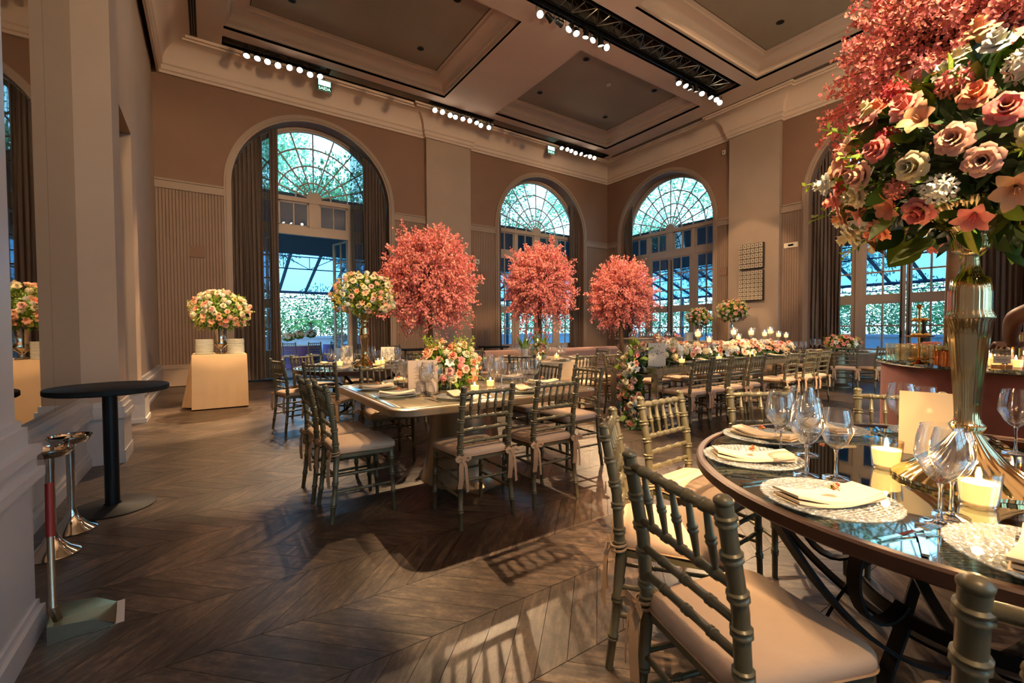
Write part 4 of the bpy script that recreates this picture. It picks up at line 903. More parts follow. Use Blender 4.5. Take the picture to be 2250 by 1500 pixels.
# ------------------------------------------------------------------ flowers
def rose_mesh(matn, r=1.0, layers=((.30, 4, 1.25), (.52, 5, 1.05), (.78, 6, .72), (1.0, 6, .42))):
    """unit rose: petals cupped round the axis, outer ones opened"""
    b = MB()
    for li, (rad, n_, up) in enumerate(layers):
        for k in range(n_):
            a0 = 2 * pi * (k + .37 * li) / n_; wv = 2 * pi / n_ * .68; vs = []
            for i in range(4):
                t = i / 3; rr = .10 + (rad - .10) * (t ** .8); zz = -.35 + (up + .35) * sin(t * pi * .5) * (1 - .12 * t * t) + (.0 if li < 2 else -.18 * t ** 3)
                for j in (-1, 0, 1):
                    aa = a0 + wv * j * (.55 + .5 * sin(pi * min(1, t * .9 + .1))); q = rr * (1 - .10 * abs(j)); vs.append((q * cos(aa), q * sin(aa), zz - .10 * abs(j) * t))
            b.add(vs, [(3 * i + j, 3 * i + j + 1, 3 * i + 4 + j, 3 * i + 3 + j) for i in range(3) for j in range(2)])
    b.lathe([(.0, -.55), (.22, -.42), (.26, -.25), (.12, -.1)], 6)
    m0 = len(b.v)
    return b.mesh('bloom_' + matn, MATS[matn], True, 80)
def open_mesh(matn, n_=6, curl=.35):
    """open six-petal flower (alstroemeria / lily)"""
    b = MB()
    for k in range(n_):
        a0 = 2 * pi * k / n_; L_ = 1.0 if k % 2 == 0 else .88; wd = .30 if k % 2 == 0 else .38; vs = []
        for i in range(5):
            t = i / 4; rr = .06 + (L_ - .06) * t; zz = -.45 + 1.0 * t ** .7 - curl * t ** 3; w = wd * sin(pi * min(.97, .12 + .86 * t)) ** .8
            for j in (-1, 0, 1): vs.append((rr * cos(a0) - w * j * sin(a0), rr * sin(a0) + w * j * cos(a0), zz + .12 * abs(j) * (1 - t)))
        b.add(vs, [(3 * i + j, 3 * i + j + 1, 3 * i + 4 + j, 3 * i + 3 + j) for i in range(4) for j in range(2)])
    for k in range(4): a = k * 1.7; b.tube([(0, 0, -.4), (.12 * cos(a), .12 * sin(a), .35)], .02, 4)
    return b.mesh('open_' + matn, MATS[matn], True, 80)
def puff_mesh(matn, n_=26):
    """round ruffled head (hydrangea / carnation)"""
    b = MB()
    for k in range(n_):
        z = 1 - 1.5 * (k + .5) / n_; rr = sqrt(max(0, 1 - z * z)); a = k * 2.39996; d = Vector((rr * cos(a), rr * sin(a), z)); u = d.orthogonal().normalized(); w = d.cross(u)
        c_ = d * .78
        for q in range(4):
            t = q * pi / 2 + k; e = u * cos(t) + w * sin(t); f_ = u * cos(t + .9) + w * sin(t + .9); b.add([tuple(c_ * .9), tuple(c_ + e * .26 + d * .05), tuple(c_ + (e + f_) * .23 + d * .14), tuple(c_ + f_ * .26 + d * .05)], [(0, 1, 2, 3)])
    b.lathe([(.0, -.7), (.5, -.35), (.62, .1), (.45, .5), (.0, .68)], 8); return b.mesh('puff_' + matn, MATS[matn], True, 80)
def leaf_mesh(matn, l=1.0, w=.3, bend=.25):
    b = MB(); vs = []
    for i in range(6):
        t = i / 5; ww = w * sin(pi * min(.98, .06 + .92 * t ** .85)); zz = l * t
        for j in (-1, 0, 1): vs.append((ww * j, bend * t * t * l + .10 * abs(j) * ww - (0), zz - .0))
    b.add(vs, [(3 * i + j, 3 * i + j + 1, 3 * i + 4 + j, 3 * i + 3 + j) for i in range(5) for j in range(2)])
    n0 = len(b.v); f0 = list(b.f); b.add([(x, y - .012, z) for x, y, z in b.v], []); b.f += [tuple(n0 + q for q in reversed(f)) for f in f0]; b.m = [0] * len(b.f)
    return b.mesh('leaf_' + matn, MATS[matn], True, 80)
ROSE = {k: rose_mesh('petal_' + k) for k in ('peach', 'pink', 'cream', 'white', 'hot', 'salmon', 'yellow', 'blush')}
OPEN = {k: open_mesh('petal_' + k) for k in ('peach', 'pink', 'white', 'salmon', 'hot', 'cream')}
PUFF = {k: puff_mesh('petal_' + k) for k in ('white', 'pink', 'blush', 'cream', 'salmon', 'hot')}
LEAF = {k: leaf_mesh(k) for k in ('leaf', 'leaf_dark', 'leaf_fresh')}
LEAF_W = {k: leaf_mesh(k, 1, .42, .35) for k in ('leaf', 'leaf_dark')}
def sprig_mesh(matn):
    b = MB()
    for k in range(15):
        t = k / 14; a = k * 2.4; c_ = Vector((.05 * sin(3 * t), .05 * cos(4 * t), t)); d = Vector((cos(a) * .8, sin(a) * .8, .55)).normalized(); s_ = d.orthogonal().normalized() * .035; L_ = .30 * (1 - .6 * t)
        b.add([tuple(c_), tuple(c_ + d * L_ * .5 + s_), tuple(c_ + d * L_), tuple(c_ + d * L_ * .5 - s_)], [(0, 1, 2, 3)])
    b.tube([(0, 0, 0), (0, 0, 1)], .014, 4); return b.mesh('sprig_' + matn, MATS[matn], False)
SPRIG = {k: sprig_mesh(k) for k in ('leaf', 'leaf_fresh')}
PICK = {'r': (ROSE, 'rose'), 'o': (OPEN, 'lily'), 'p': (PUFF, 'carnation')}
def bloom(parent, kind, colr, pos, d, size):
    me, nm_ = PICK[kind][0][colr], PICK[kind][1]
    q = outq(d) @ Quaternion((0, 0, 1), random.uniform(0, 6.28)); return obj(nm_, me, parent, pos, quat=q, scale=size * random.uniform(.85, 1.12))
def leafy(parent, matn, pos, d, size, wide=False):
    q = outq(d) @ Quaternion((0, 0, 1), random.uniform(0, 6.28)); return obj('leaf', (LEAF_W if wide and matn in LEAF_W else LEAF)[matn], parent, pos, quat=q, scale=size * random.uniform(.75, 1.2))
def core(parent, c, rx, rz, n=220, matn='leaf_dark', size=.07):
    """dense inner foliage"""
    b = MB(); rnd = random.Random(int(rx * 1e4) + n)
    for k in range(n):
        z = 1 - 2 * (k + .5) / n; rr = sqrt(1 - z * z); a = k * 2.39996; d = Vector((rr * cos(a), rr * sin(a), z)); f = rnd.uniform(.5, .98)
        p = Vector((d.x * rx * f, d.y * rx * f, d.z * rz * f)) + Vector(c); e = (d + Vector((rnd.uniform(-1, 1), rnd.uniform(-1, 1), rnd.uniform(-1, 1))) * .8).normalized(); s_ = e.orthogonal().normalized() * size * .3
        b.add([tuple(p), tuple(p + e * size * .5 + s_), tuple(p + e * size), tuple(p + e * size * .5 - s_)], [(0, 1, 2, 3)])
    b.lathe([(.0, -rz * .5), (rx * .3, -rz * .4), (rx * .5, 0), (rx * .3, rz * .4), (0, rz * .5)], 14, c); return tag(b.build('foliage', MATS[matn], parent, False), kind='stuff')
def bouquet(root, c, rx, rz, n, palette, size, leaves=40, sprigs=12, zmin=-.75, lsize=None, jitter=.08):
    """dome of single blooms round c, leaves and sprigs between them"""
    core(root, c, rx * .9, rz * .9, 700, 'leaf', size * 1.5)
    for k in range(n):
        z = 1 - (1 - zmin) * (k + .5) / n; rr = sqrt(max(0, 1 - z * z)); a = k * 2.39996 + random.uniform(-.2, .2); d = Vector((rr * cos(a), rr * sin(a), z)); f = random.uniform(1 - jitter * 1.6, 1 + jitter)
        kind, colr, s_ = random.choice(palette); bloom(root, kind, colr, (c[0] + d.x * rx * f, c[1] + d.y * rx * f, c[2] + d.z * rz * f), d + Vector((0, 0, .12)), size * s_)
    for k in range(leaves):
        z = random.uniform(zmin - .1, .95); rr = sqrt(max(0, 1 - z * z)); a = random.uniform(0, 6.28); d = Vector((rr * cos(a), rr * sin(a), z))
        leafy(root, random.choice(('leaf', 'leaf', 'leaf_fresh', 'leaf_dark')), (c[0] + d.x * rx * .88, c[1] + d.y * rx * .88, c[2] + d.z * rz * .88), d + Vector((random.uniform(-.5, .5), random.uniform(-.5, .5), random.uniform(-.6, .3))), lsize or size * 1.6)
    for k in range(sprigs):
        z = random.uniform(zmin, .9); rr = sqrt(max(0, 1 - z * z)); a = random.uniform(0, 6.28); d = Vector((rr * cos(a), rr * sin(a), z))
        obj('sprig', SPRIG[random.choice(('leaf', 'leaf_fresh'))], root, (c[0] + d.x * rx * .8, c[1] + d.y * rx * .8, c[2] + d.z * rz * .8), quat=outq(d + Vector((0, 0, -.1))) @ Quaternion((0, 0, 1), random.uniform(0, 6)), scale=(lsize or size * 2.2) * 1.5)
PEACH = [('r', 'peach', 1), ('r', 'cream', 1.05), ('p', 'blush', .9), ('o', 'peach', 1.1), ('r', 'blush', 1), ('p', 'cream', 1), ('o', 'salmon', 1.1), ('r', 'yellow', .9), ('r', 'cream', .9), ('p', 'white', .8)]
# ------------------------------------------------------------------ place settings
def place(c, z, r, a_deg, who, grp, full=True, glasses=3, gl_r=None, spread=.16):
    """one cover laid towards the sitter at angle a_deg (seen from the table centre); who = phrase naming the place"""
    a = radians(a_deg); ux, uy = cos(a), sin(a); tx, ty_ = -uy, ux; px, py = c[0] + r * ux, c[1] + r * uy; rz = a - pi / 2
    cover(px, py, z, ux, uy, who, grp, full, glasses, spread)
def cover(px, py, z, ux, uy, who, grp, full=True, glasses=3, spread=.16):
    tx, ty_ = -uy, ux; rz = atan2(uy, ux) - pi / 2
    o = obj('charger_plate', charger, None, (px, py, z), rz); tag(o, 'round pressed-glass charger plate ' + who, 'plate', 'glass chargers ' + grp)
    o = obj('napkin', napkin, None, (px, py, z), rz + pi / 2 + random.uniform(-.35, .15)); tag(o, 'folded cream napkin on the charger ' + who, 'napkin', 'folded napkins ' + grp)
    if full:
        rb = thing('rosebud', 'small peach rosebud on the napkin ' + who, 'flower', (px + .02 * tx, py + .02 * ty_, z + .046), random.uniform(0, 6), 'napkin rosebuds ' + grp)
        obj('bud', ROSE['salmon'], rb, (0, 0, .008), quat=outq((.5, .3, .7)), scale=.016)
        for k in range(3): obj('sepal', LEAF['leaf'], rb, (-.004, -.004, .004), quat=outq((-1 + .5 * k, -.6 + .5 * k, .15)), scale=.022)
        tag(obj('fork', fork, None, (px + .205 * tx, py + .205 * ty_, z), rz + pi), 'silver fork beside the charger ' + who, 'fork', 'forks ' + grp)
        tag(obj('knife', knife, None, (px - .205 * tx, py - .205 * ty_, z), rz + pi), 'silver knife beside the charger ' + who, 'knife', 'knives ' + grp)
    for k in range(glasses):
        f = (k - (glasses - 1) / 2); gx = px - ux * (.225 + .035 * (k % 2)) + tx * (f * .095 - spread * .35); gy = py - uy * (.225 + .035 * (k % 2)) + ty_ * (f * .095 - spread * .35)
        sp_, whole = GL[k % 3]; lab = ('large' if k % 3 == 0 else 'middle-sized' if k % 3 == 1 else 'small') + ' stemmed wine glass ' + who
        if full: inst(sp_, 'wine_glass', lab, 'glass', (gx, gy, z), 0, 'wine glasses ' + grp)
        else: tag(obj('wine_glass', whole, None, (gx, gy, z)), lab, 'glass', 'wine glasses ' + grp)
g_ = 'on the round mirror table'
for a, who in ((162.5, 'in front of the foreground chair'), (128, 'in front of the second foreground chair'), (93.5, 'at the garland side of the mirror table'), (59, 'behind the cluster of glasses'), (22, 'behind the tall gold vase'), (197, 'at the lower right corner')): place(FT, .771, .70, a, who, g_, True, 0)
for (x, y, k_, who) in ((1.89, .86, 0, 'left front of the cluster on the mirror table'), (1.70, .69, 0, 'nearest the foreground charger'), (1.75, .62, 1, 'behind the foreground charger'), (1.985, .80, 1, 'in the middle of the cluster on the mirror table'), (2.12, .88, 0, 'at the back of the cluster on the mirror table'), (2.04, .95, 2, 'at the back left of the cluster on the mirror table'),
                   (1.56, .32, 0, 'before the lit candle at the vase foot'), (1.645, .315, 1, 'overlapping the big glass before the lit candle'), (2.60, .67, 0, 'left behind the cream menu card'), (2.73, .62, 1, 'right behind the cream menu card'), (2.68, .33, 0, 'right of the gold vase'), (2.76, .26, 1, 'at the edge right of the gold vase')):
    inst(GL[k_][0], 'wine_glass', ('large', 'middle-sized', 'small')[k_] + ' stemmed wine glass ' + who, 'glass', (x, y, .771), 0, 'wine glasses ' + g_)
g_ = 'on the rounded square table'
for (x, y, ux, uy, who) in ((1.51, 2.90, 0, -1, 'at the near side of the square table'), (2.10, 2.90, 0, -1, 'at the near right corner of the square table'), (1.17, 3.26, -1, 0, 'at the left end of the square table, nearer place'), (1.17, 3.76, -1, 0, 'at the left end of the square table, farther place'),
                            (2.53, 3.2, 1, 0, 'at the right end of the square table, nearer place'), (2.53, 3.76, 1, 0, 'at the right end of the square table, farther place'), (1.5, 4.07, 0, 1, 'at the far left side of the square table'), (2.18, 4.07, 0, 1, 'at the far right side of the square table')):
    cover(x, y, .781, ux, uy, who, g_)
for a in (176, 229, 283, 337, 31, 80, 124): place(RT, .781, .68, a, 'on the round table by the doorway', 'on the round table by the doorway', False, 3)
for a in (178, 221, 264, 310, 355, 60, 115): place(WT, .773, .64, a, 'on the white clothed table', 'on the white clothed table', False, 3)
for x in (5.45, 6.0, 6.5, 7.4, 8.1, 8.7): cover(x, 3.78, .80, 0, -1, 'on the near edge of the mirrored table', 'on the near edge of the mirrored table', False, 2)
for x in (5.2, 5.75, 6.5, 7.2, 8.0, 8.6): cover(x, 4.24, .80, 0, 1, 'on the far edge of the mirrored table', 'on the far edge of the mirrored table', False, 2)
for a in (207, 240, 165, 140): place(GT, .78, .66, a, 'on the far right table', 'on the far right table', False, 2)
for k in range(4): tag(obj('wine_glass', GL[1][1], None, (9.02 + .03 * k, 3.72 + .1 * k, .80)), 'clear wine glass at the far end of the mirrored table', 'glass', 'wine glasses at the end of the mirrored table')

# ------------------------------------------------------------------ candles and cards
cup = MB().lathe([(.001, .004), (.026, .004), (.030, .0), (.033, .004), (.036, .04), (.040, .082), (.0385, .082), (.0345, .04), (.030, .010), (.001, .010)], 28).mesh('votive_cup', MATS['votive_glass'], True, 60)
wax = MB().lathe([(.001, .012), (.029, .012), (.033, .04), (.034, .056), (.020, .052), (.001, .050)], 24).mesh('candle_wax', MATS['wax'])
fla = MB().lathe([(.0005, .052), (.004, .056), (.006, .064), (.004, .074), (.0005, .086)], 10).mesh('candle_flame', MATS['flame'])
VOT = [('cup', cup, (0, 0, 0), []), ('candle', wax, (0, 0, 0), [('flame', fla, (0, 0, 0))])]
def votive(x, y, z, lab, grp, light=0.0, sc=1.0):
    t = inst(VOT, 'votive_candle', lab, 'candle', (x, y, z), 0, grp); t.scale = (sc,) * 3
    if light:
        L_ = bpy.data.lights.new('candle_glow', 'POINT'); L_.energy = light; L_.color = (1, .55, .2); L_.shadow_soft_size = .012; lo = bpy.data.objects.new('candle_glow', L_); COL.objects.link(lo); lo.parent = t; lo.location = (0, 0, .10)
votive(2.02, .56, .771, 'lit votive candle left of the cream menu card on the mirror table', 'votives of the mirror table', 4.0, 1.25); votive(1.80, .29, .771, 'lit votive candle in front of the gold vase foot', 'votives of the mirror table', 4.0, 1.25); votive(2.45, .15, .771, 'lit votive candle right of the gold vase foot', 'votives of the mirror table', 3.0, 1.2)
votive(1.74, 3.08, .782, 'lit votive candle right of the low bouquet on the square table', 'votives of the square table', .8); votive(2.02, 3.30, .782, 'lit votive candle behind the chair top on the square table', 'votives of the square table', .8); votive(1.62, 3.84, .782, 'lit votive candle behind the menu card on the square table', 'votives of the square table', .6)
votive(1.5, 6.45, .782, 'lit votive candle left of the menu on the doorway table', 'votives of the doorway table', .8, 1.2); votive(1.98, 6.28, .782, 'lit votive candle right of the tall vase on the doorway table', 'votives of the doorway table', .8, 1.2); votive(2.10, 6.45, .782, 'second lit votive right of the tall vase on the doorway table', 'votives of the doorway table', 0, 1.2)
for (x, y) in ((4.45, 5.75), (4.95, 5.9)): votive(x, y, .773, 'lit votive candle on the white clothed table', 'votives of the white clothed table', .5, 1.2)
for (x, y) in ((5.35, 3.72), (6.25, 3.72), (7.2, 3.72)): votive(x, y, .80, 'low lit votive candle in front of the garland', 'votives of the mirrored table', .4, 1.2)
# tall glass candle holders in the garland
hold = MB().lathe([(.001, 0), (.05, 0), (.05, .006), (.012, .02), (.009, .08), (.016, .12), (.009, .16), (.009, .30), (.02, .32), (.046, .345), (.056, .38), (.054, .43), (.046, .45), (.044, .45), (.052, .42), (.054, .38), (.044, .35), (.001, .335)], 24).mesh('holder', MATS['clear_glass'], True, 60)
hw = MB().lathe([(.001, .345), (.036, .35), (.038, .41), (.02, .405), (.001, .405)], 20).mesh('holder_candle', MATS['wax']); hf = MB().lathe([(.0005, .405), (.006, .412), (.008, .424), (.005, .438), (.0005, .455)], 10).mesh('holder_flame', MATS['flame'])
HOLD = [('holder', hold, (0, 0, 0), []), ('candle', hw, (0, 0, 0), [('flame', hf, (0, 0, 0))])]
for i, (x, y, s_) in enumerate(((6.18, 4.02, 1.05), (6.22, 3.86, .82), (7.25, 4.06, 1.1), (7.15, 3.92, .88), (7.6, 3.95, 1.08), (8.15, 4.0, 1.0), (8.45, 4.05, 1.12), (8.55, 3.95, .95), (8.95, 4.0, .9))):
    t = inst(HOLD, 'candle_holder', ['tallest glass candle holder nearest the garland end', 'low glass candle holder in front of the first tall one', 'tall glass candle holder third from the garland end', 'low glass candle holder fourth from the garland end', 'tall glass candle holder in the middle of the garland', 'glass candle holder sixth from the garland end', 'tall glass candle holder seventh from the garland end', 'glass candle holder next to last on the garland', 'last glass candle holder at the far garland end'][i], 'candle holder', (x, y, .80), 0, 'glass candle holders on the mirrored table'); t.scale = (s_,) * 3
    if i % 3 == 0:
        L_ = bpy.data.lights.new('candle_glow', 'POINT'); L_.energy = 3.0; L_.color = (1, .55, .2); L_.shadow_soft_size = .03; lo = bpy.data.objects.new('candle_glow', L_); COL.objects.link(lo); lo.parent = t; lo.location = (0, 0, .50)
def card(x, y, z, w, h, rz, lab, matn='card_white', lines=False, floral=False, lean=.13):
    t = thing('menu_card', lab, 'card', (x, y, z), rz)
    b = MB()
    b.add([(-w / 2, -h * lean, 0), (w / 2, -h * lean, 0), (w / 2, 0, h), (-w / 2, 0, h), (-w / 2, -h * lean + .0015, 0), (w / 2, -h * lean + .0015, 0), (w / 2, .0015, h - .001), (-w / 2, .0015, h - .001)], [(0, 1, 2, 3), (7, 6, 5, 4), (0, 3, 7, 4), (1, 5, 6, 2), (0, 4, 5, 1), (3, 2, 6, 7)]); b.build('front_leaf', MATS[matn], t, False)
    b = MB(); b.add([(-w / 2, h * lean, 0), (w / 2, h * lean, 0), (w / 2, .001, h), (-w / 2, .001, h), (-w / 2, h * lean + .0015, 0), (w / 2, h * lean + .0015, 0), (w / 2, .0025, h), (-w / 2, .0025, h)], [(3, 2, 1, 0), (4, 5, 6, 7), (0, 4, 7, 3), (1, 2, 6, 5), (0, 1, 5, 4), (3, 7, 6, 2)]); b.build('back_leaf', MATS[matn], t, False)
    def on(u, v): return (u, -h * lean * (1 - v / h) - .0012, v)
    if lines:
        b = MB()
        for k in range(13):
            v = h * (.78 - .05 * k); ww = w * random.choice((.30, .22, .34, .26)); 
            if k in (4, 8): continue
            b.add([on(-ww, v), on(ww, v), on(ww, v + .0035), on(-ww, v + .0035)], [(0, 1, 2, 3)])
        b.build('printed_lines', MATS['print_grey'], t, False)
    if floral:
        b = MB(); rnd = random.Random(5)
        for k in range(34):
            u, v = rnd.gauss(0, w * .17), h * .58 + rnd.gauss(0, h * .12); s_ = rnd.uniform(.004, .011) * h / .2; a = rnd.uniform(0, 3.1)
            b.add([on(u + s_ * cos(a + q * pi / 2) * (1 if q % 2 else .45), v + s_ * sin(a + q * pi / 2) * (1 if q % 2 else .45)) for q in range(4)], [(0, 1, 2, 3)])
        b.build('printed_sprig', MATS['print_grey'], t, False)
def face_cam(x, y, off=0): return atan2(-y, -x) + pi / 2 + radians(off)   # local -Y towards the camera side of the room
card(2.375, .52, .771, .19, .25, face_cam(2.375, .52), 'cream folded menu card before the gold vase on the mirror table')
card(1.42, 3.36, .782, .235, .255, face_cam(1.42, 3.36, 8), 'grey menu card with printed lines beside the low bouquet', 'card_grey', True)
card(1.72, 6.95, .782, .17, .27, face_cam(1.72, 6.95), 'plain cream menu card on the doorway table'); card(2.28, 6.75, .782, .20, .24, face_cam(2.28, 6.75), 'menu card with a dark floral sprig on the doorway table', 'card_white', False, True)
card(4.92, 3.80, .801, .22, .29, face_cam(4.92, 3.80, 4), 'cream card with a dark floral print at the garland end', 'card_white', False, True)

# ------------------------------------------------------------------ tall vase of the mirror table with its bouquet
VP_ = [(.001, 0), (.205, 0), (.208, .012), (.195, .022), (.155, .045), (.10, .085), (.062, .13), (.046, .165), (.060, .180), (.064, .190), (.050, .20), (.044, .215), (.047, .27), (.058, .38), (.070, .47), (.076, .525), (.084, .535), (.086, .545), (.078, .555), (.074, .57), (.074, .62), (.066, .665), (.046, .675), (.034, .70), (.028, .735), (.036, .75), (.064, .76), (.070, .78), (.062, .80), (.074, .82), (.105, .855), (.140, .895), (.150, .91), (.142, .915), (.10, .875), (.02, .86)]
def tall_vase(parent, s=1.0, matn='gold_mercury', fl=True):
    b = MB(); b.lathe([(r * s * (.70 if .15 < z < .84 else .9), z * s) for r, z in VP_], 144, flute=24 if fl else 0, fl=.022); return b.build('vase', MATS[matn], parent, True, 50)
fb = thing('flower_arrangement', 'huge mixed bouquet of roses, lilies and leaves in the tall gold vase', 'flowers', (2.05, .36, .771))
tall_vase(fb)
BC = (.07, -.06, 1.06)
random.seed(21)
core(fb, BC, .40, .27, 900, 'leaf_dark', .085)
MIX = [('r', 'peach', 1), ('r', 'blush', 1.05), ('r', 'white', 1), ('o', 'salmon', 1.2), ('r', 'pink', 1), ('p', 'white', 1.05), ('o', 'pink', 1.2), ('r', 'cream', 1), ('p', 'hot', .85), ('p', 'pink', .95), ('o', 'peach', 1.2), ('r', 'salmon', 1)]
for k in range(165):
    z = 1 - 1.75 * (k + .5) / 165; rr = sqrt(max(0, 1 - z * z)); a = k * 2.39996; d = Vector((rr * cos(a), rr * sin(a), z)); f = random.uniform(.88, 1.12)
    kind, colr, s_ = random.choice(MIX); bloom(fb, kind, colr, (BC[0] + d.x * .45 * f, BC[1] + d.y * .45 * f, BC[2] + d.z * .31 * f), d + Vector((0, 0, .1)), .046 * s_)
for k in range(240):
    z = random.uniform(-.95, .9); rr = sqrt(max(0, 1 - z * z)); a = random.uniform(0, 6.28); d = Vector((rr * cos(a), rr * sin(a), z))
    leafy(fb, random.choice(('leaf', 'leaf', 'leaf', 'leaf_fresh', 'leaf_dark')), (BC[0] + d.x * .36, BC[1] + d.y * .36, BC[2] + d.z * .27), d + Vector((random.uniform(-.5, .5), random.uniform(-.5, .5), random.uniform(-.8, .2))), random.uniform(.07, .12), random.random() < .4)
for k in range(34):
    z = random.uniform(-.8, .9); rr = sqrt(max(0, 1 - z * z)); a = random.uniform(0, 6.28); d = Vector((rr * cos(a), rr * sin(a), z))
    obj('sprig', SPRIG[random.choice(('leaf', 'leaf_fresh'))], fb, (BC[0] + d.x * .34, BC[1] + d.y * .34, BC[2] + d.z * .28), quat=outq(d) @ Quaternion((0, 0, 1), random.uniform(0, 6)), scale=random.uniform(.13, .20))

def arrangement(label, loc, draw_vase, c, rx, rz, n, pal, size, leaves=40, sprigs=14, zmin=-.75):
    t = thing('flower_arrangement', label, 'flowers', loc); draw_vase(t); bouquet(t, c, rx, rz, n, pal, size, leaves, sprigs, zmin); return t
def goblet(t, h=.42, r=.10, matn='silver'):
    b = MB(); b.lathe([(.001, 0), (r * .85, 0), (r * .85, .01), (r * .3, .03), (r * .2, .06), (r * .35, .085), (r * .9, .13), (r * 1.02, .17), (r * .82, .215), (r * .72, .25), (r * .78, .33), (r * 1.0, h), (r * .94, h), (r * .7, .33), (.001, .30)], 32); b.build('vase', MATS[matn], t, True, 50)
random.seed(5)
arrangement('round peach and cream bouquet in a silver goblet between the plate stacks', (.17, 9.06, .905), lambda t: goblet(t), (0, 0, .70), .43, .35, 135, PEACH, .050, 60, 26)
def mid_vase(t): b = MB(); b.lathe([(r * .8, z * .80) for r, z in VP_], 40, flute=16, fl=.04); b.build('vase', MATS['gold_mercury'], t, True, 50)
arrangement('peach and cream bouquet on a tall gold vase on the doorway table', (RT[0], RT[1], .781), mid_vase, (0, 0, .98), .41, .31, 150, PEACH, .043, 70, 40)
def low_bowl(t):
    b = MB(); b.lathe([(.001, 0), (.10, 0), (.12, .02), (.125, .075), (.118, .08), (.112, .03), (.001, .02)], 36); b.build('bowl', MATS['pressed_glass'], t)
LOW = [('r', 'peach', 1.3), ('r', 'salmon', 1), ('p', 'pink', .8), ('o', 'white', 1.3), ('r', 'cream', 1), ('o', 'pink', 1), ('r', 'blush', 1), ('o', 'salmon', 1.1), ('p', 'cream', .8)]
lb = arrangement('low bouquet of peach roses and white lilies on the square table', (1.72, 3.50, .782), low_bowl, (0, 0, .16), .26, .22, 90, LOW, .040, 40, 20, -.45)
for k in range(14):
    a = random.uniform(0, 6.28); d = Vector((.55 * cos(a), .55 * sin(a), 1)); obj('spire', SPRIG['leaf_fresh'], lb, (.12 * cos(a), .12 * sin(a), .26), quat=outq(d), scale=.20)
def small_vase(t, s=.75):
    b = MB(); b.lathe([(r * s, z * s) for r, z in VP_], 32, flute=14, fl=.04); b.build('vase', MATS['silver'], t, True, 50)
arrangement('peach bouquet on a silver pedestal vase at the wall below the art', (12.8, 7.22, .90), small_vase, (0, 0, .88), .42, .33, 80, PEACH, .062, 40, 10)
arrangement('smaller peach bouquet in a silver goblet before the glazed doors', (12.8, 8.30, .90), lambda t: goblet(t, .5, .13), (0, 0, .74), .34, .30, 70, PEACH, .058, 36, 10)
arrangement('low coral bouquet on the far right table', (11.1, 3.85, .78), low_bowl, (0, 0, .17), .30, .17, 60, LOW, .05, 30, 8, -.3)
# garland along the mirrored table: single heads, spilling over its end to the floor
random.seed(9)
gl = thing('flower_garland', 'long garland of peach, white and coral flowers spilling over the mirrored table end', 'garland', (0, 0, 0))
GP = [('r', 'peach', 1), ('p', 'white', 1.15), ('o', 'white', 1.25), ('r', 'cream', 1.1), ('p', 'blush', 1), ('o', 'pink', 1), ('r', 'salmon', .9), ('p', 'cream', 1.1), ('r', 'blush', 1)]
gb = MB()
path = [Vector((5.05 + 3.9 * t, 4.02 + .05 * sin(9 * t), .86)) for t in [i / 30 for i in range(31)]]
spill = [Vector((5.0, 4.02, .98)), Vector((4.82, 4.02, .98)), Vector((4.66, 4.0, .86)), Vector((4.60, 3.97, .68)), Vector((4.58, 3.95, .48)), Vector((4.57, 3.92, .28)), Vector((4.54, 3.86, .12)), Vector((4.50, 3.78, .05))]
def along(P, t):
    s = t * (len(P) - 1); i = min(int(s), len(P) - 2); return P[i].lerp(P[i + 1], s - i)
for k in range(210):
    p = along(path, random.random() ** 1.15); a = random.uniform(0, pi); rr_ = random.uniform(.12, .17) * (1.5 if p.x < 5.6 else 1.0); d = Vector((random.uniform(-.4, .4), cos(a), sin(a) * 1.0 + .1)); q = p + Vector((d.x * .05, d.y * rr_ * 1.05, d.z * rr_ * (1.15 if p.x > 5.6 else 1.25)))
    kind, colr, s_ = random.choice(GP); bloom(gl, kind, colr, q, d, .052 * s_)
for k in range(80):
    p = along(spill, random.random() ** .9); a = random.uniform(pi * .45, pi * 1.6); d = Vector((cos(a) - .2, random.uniform(-1, 1), random.uniform(-.3, .5))); q = p + d.normalized() * random.uniform(.06, .15) * (1 if p.z > .3 else .6); q.z = max(q.z, .045)
    kind, colr, s_ = random.choice(GP + [('r', 'hot', .7), ('o', 'salmon', 1)]); bloom(gl, kind, colr, q, d + Vector((-.3, -.2, .1)), .048 * s_)
for P, n_ in ((path, 120), (spill, 90)):
    for k in range(n_):
        p = along(P, random.random()); d = Vector((random.uniform(-1, 1), random.uniform(-1, 1), random.uniform(-.5, .8))); q = p + d.normalized() * .10; q.z = max(q.z, .04)
        leafy(gl, random.choice(('leaf', 'leaf_dark', 'leaf_fresh')), q, d, .11)
for P, r_ in ((path, .11), (spill, .085)):
    for i in range(len(P) * 3):
        p = along(P, i / (len(P) * 3 - 1))
        for k in range(12):
            d = Vector((random.uniform(-1, 1), random.uniform(-1, 1), random.uniform(-.7, 1))).normalized(); e = d.orthogonal().normalized() * .03; c_ = p + d * r_ * .5; c_.z = max(c_.z, .05); gb.add([tuple(c_), tuple(c_ + d * .06 + e), tuple(c_ + d * .12), tuple(c_ + d * .06 - e)], [(0, 1, 2, 3)])
    gb.tube([tuple(Vector((q.x, q.y, max(q.z, .07)))) for q in P], r_ * .6, 8)
tag(gb.build('greenery', MATS['leaf_dark'], gl, False), kind='stuff')

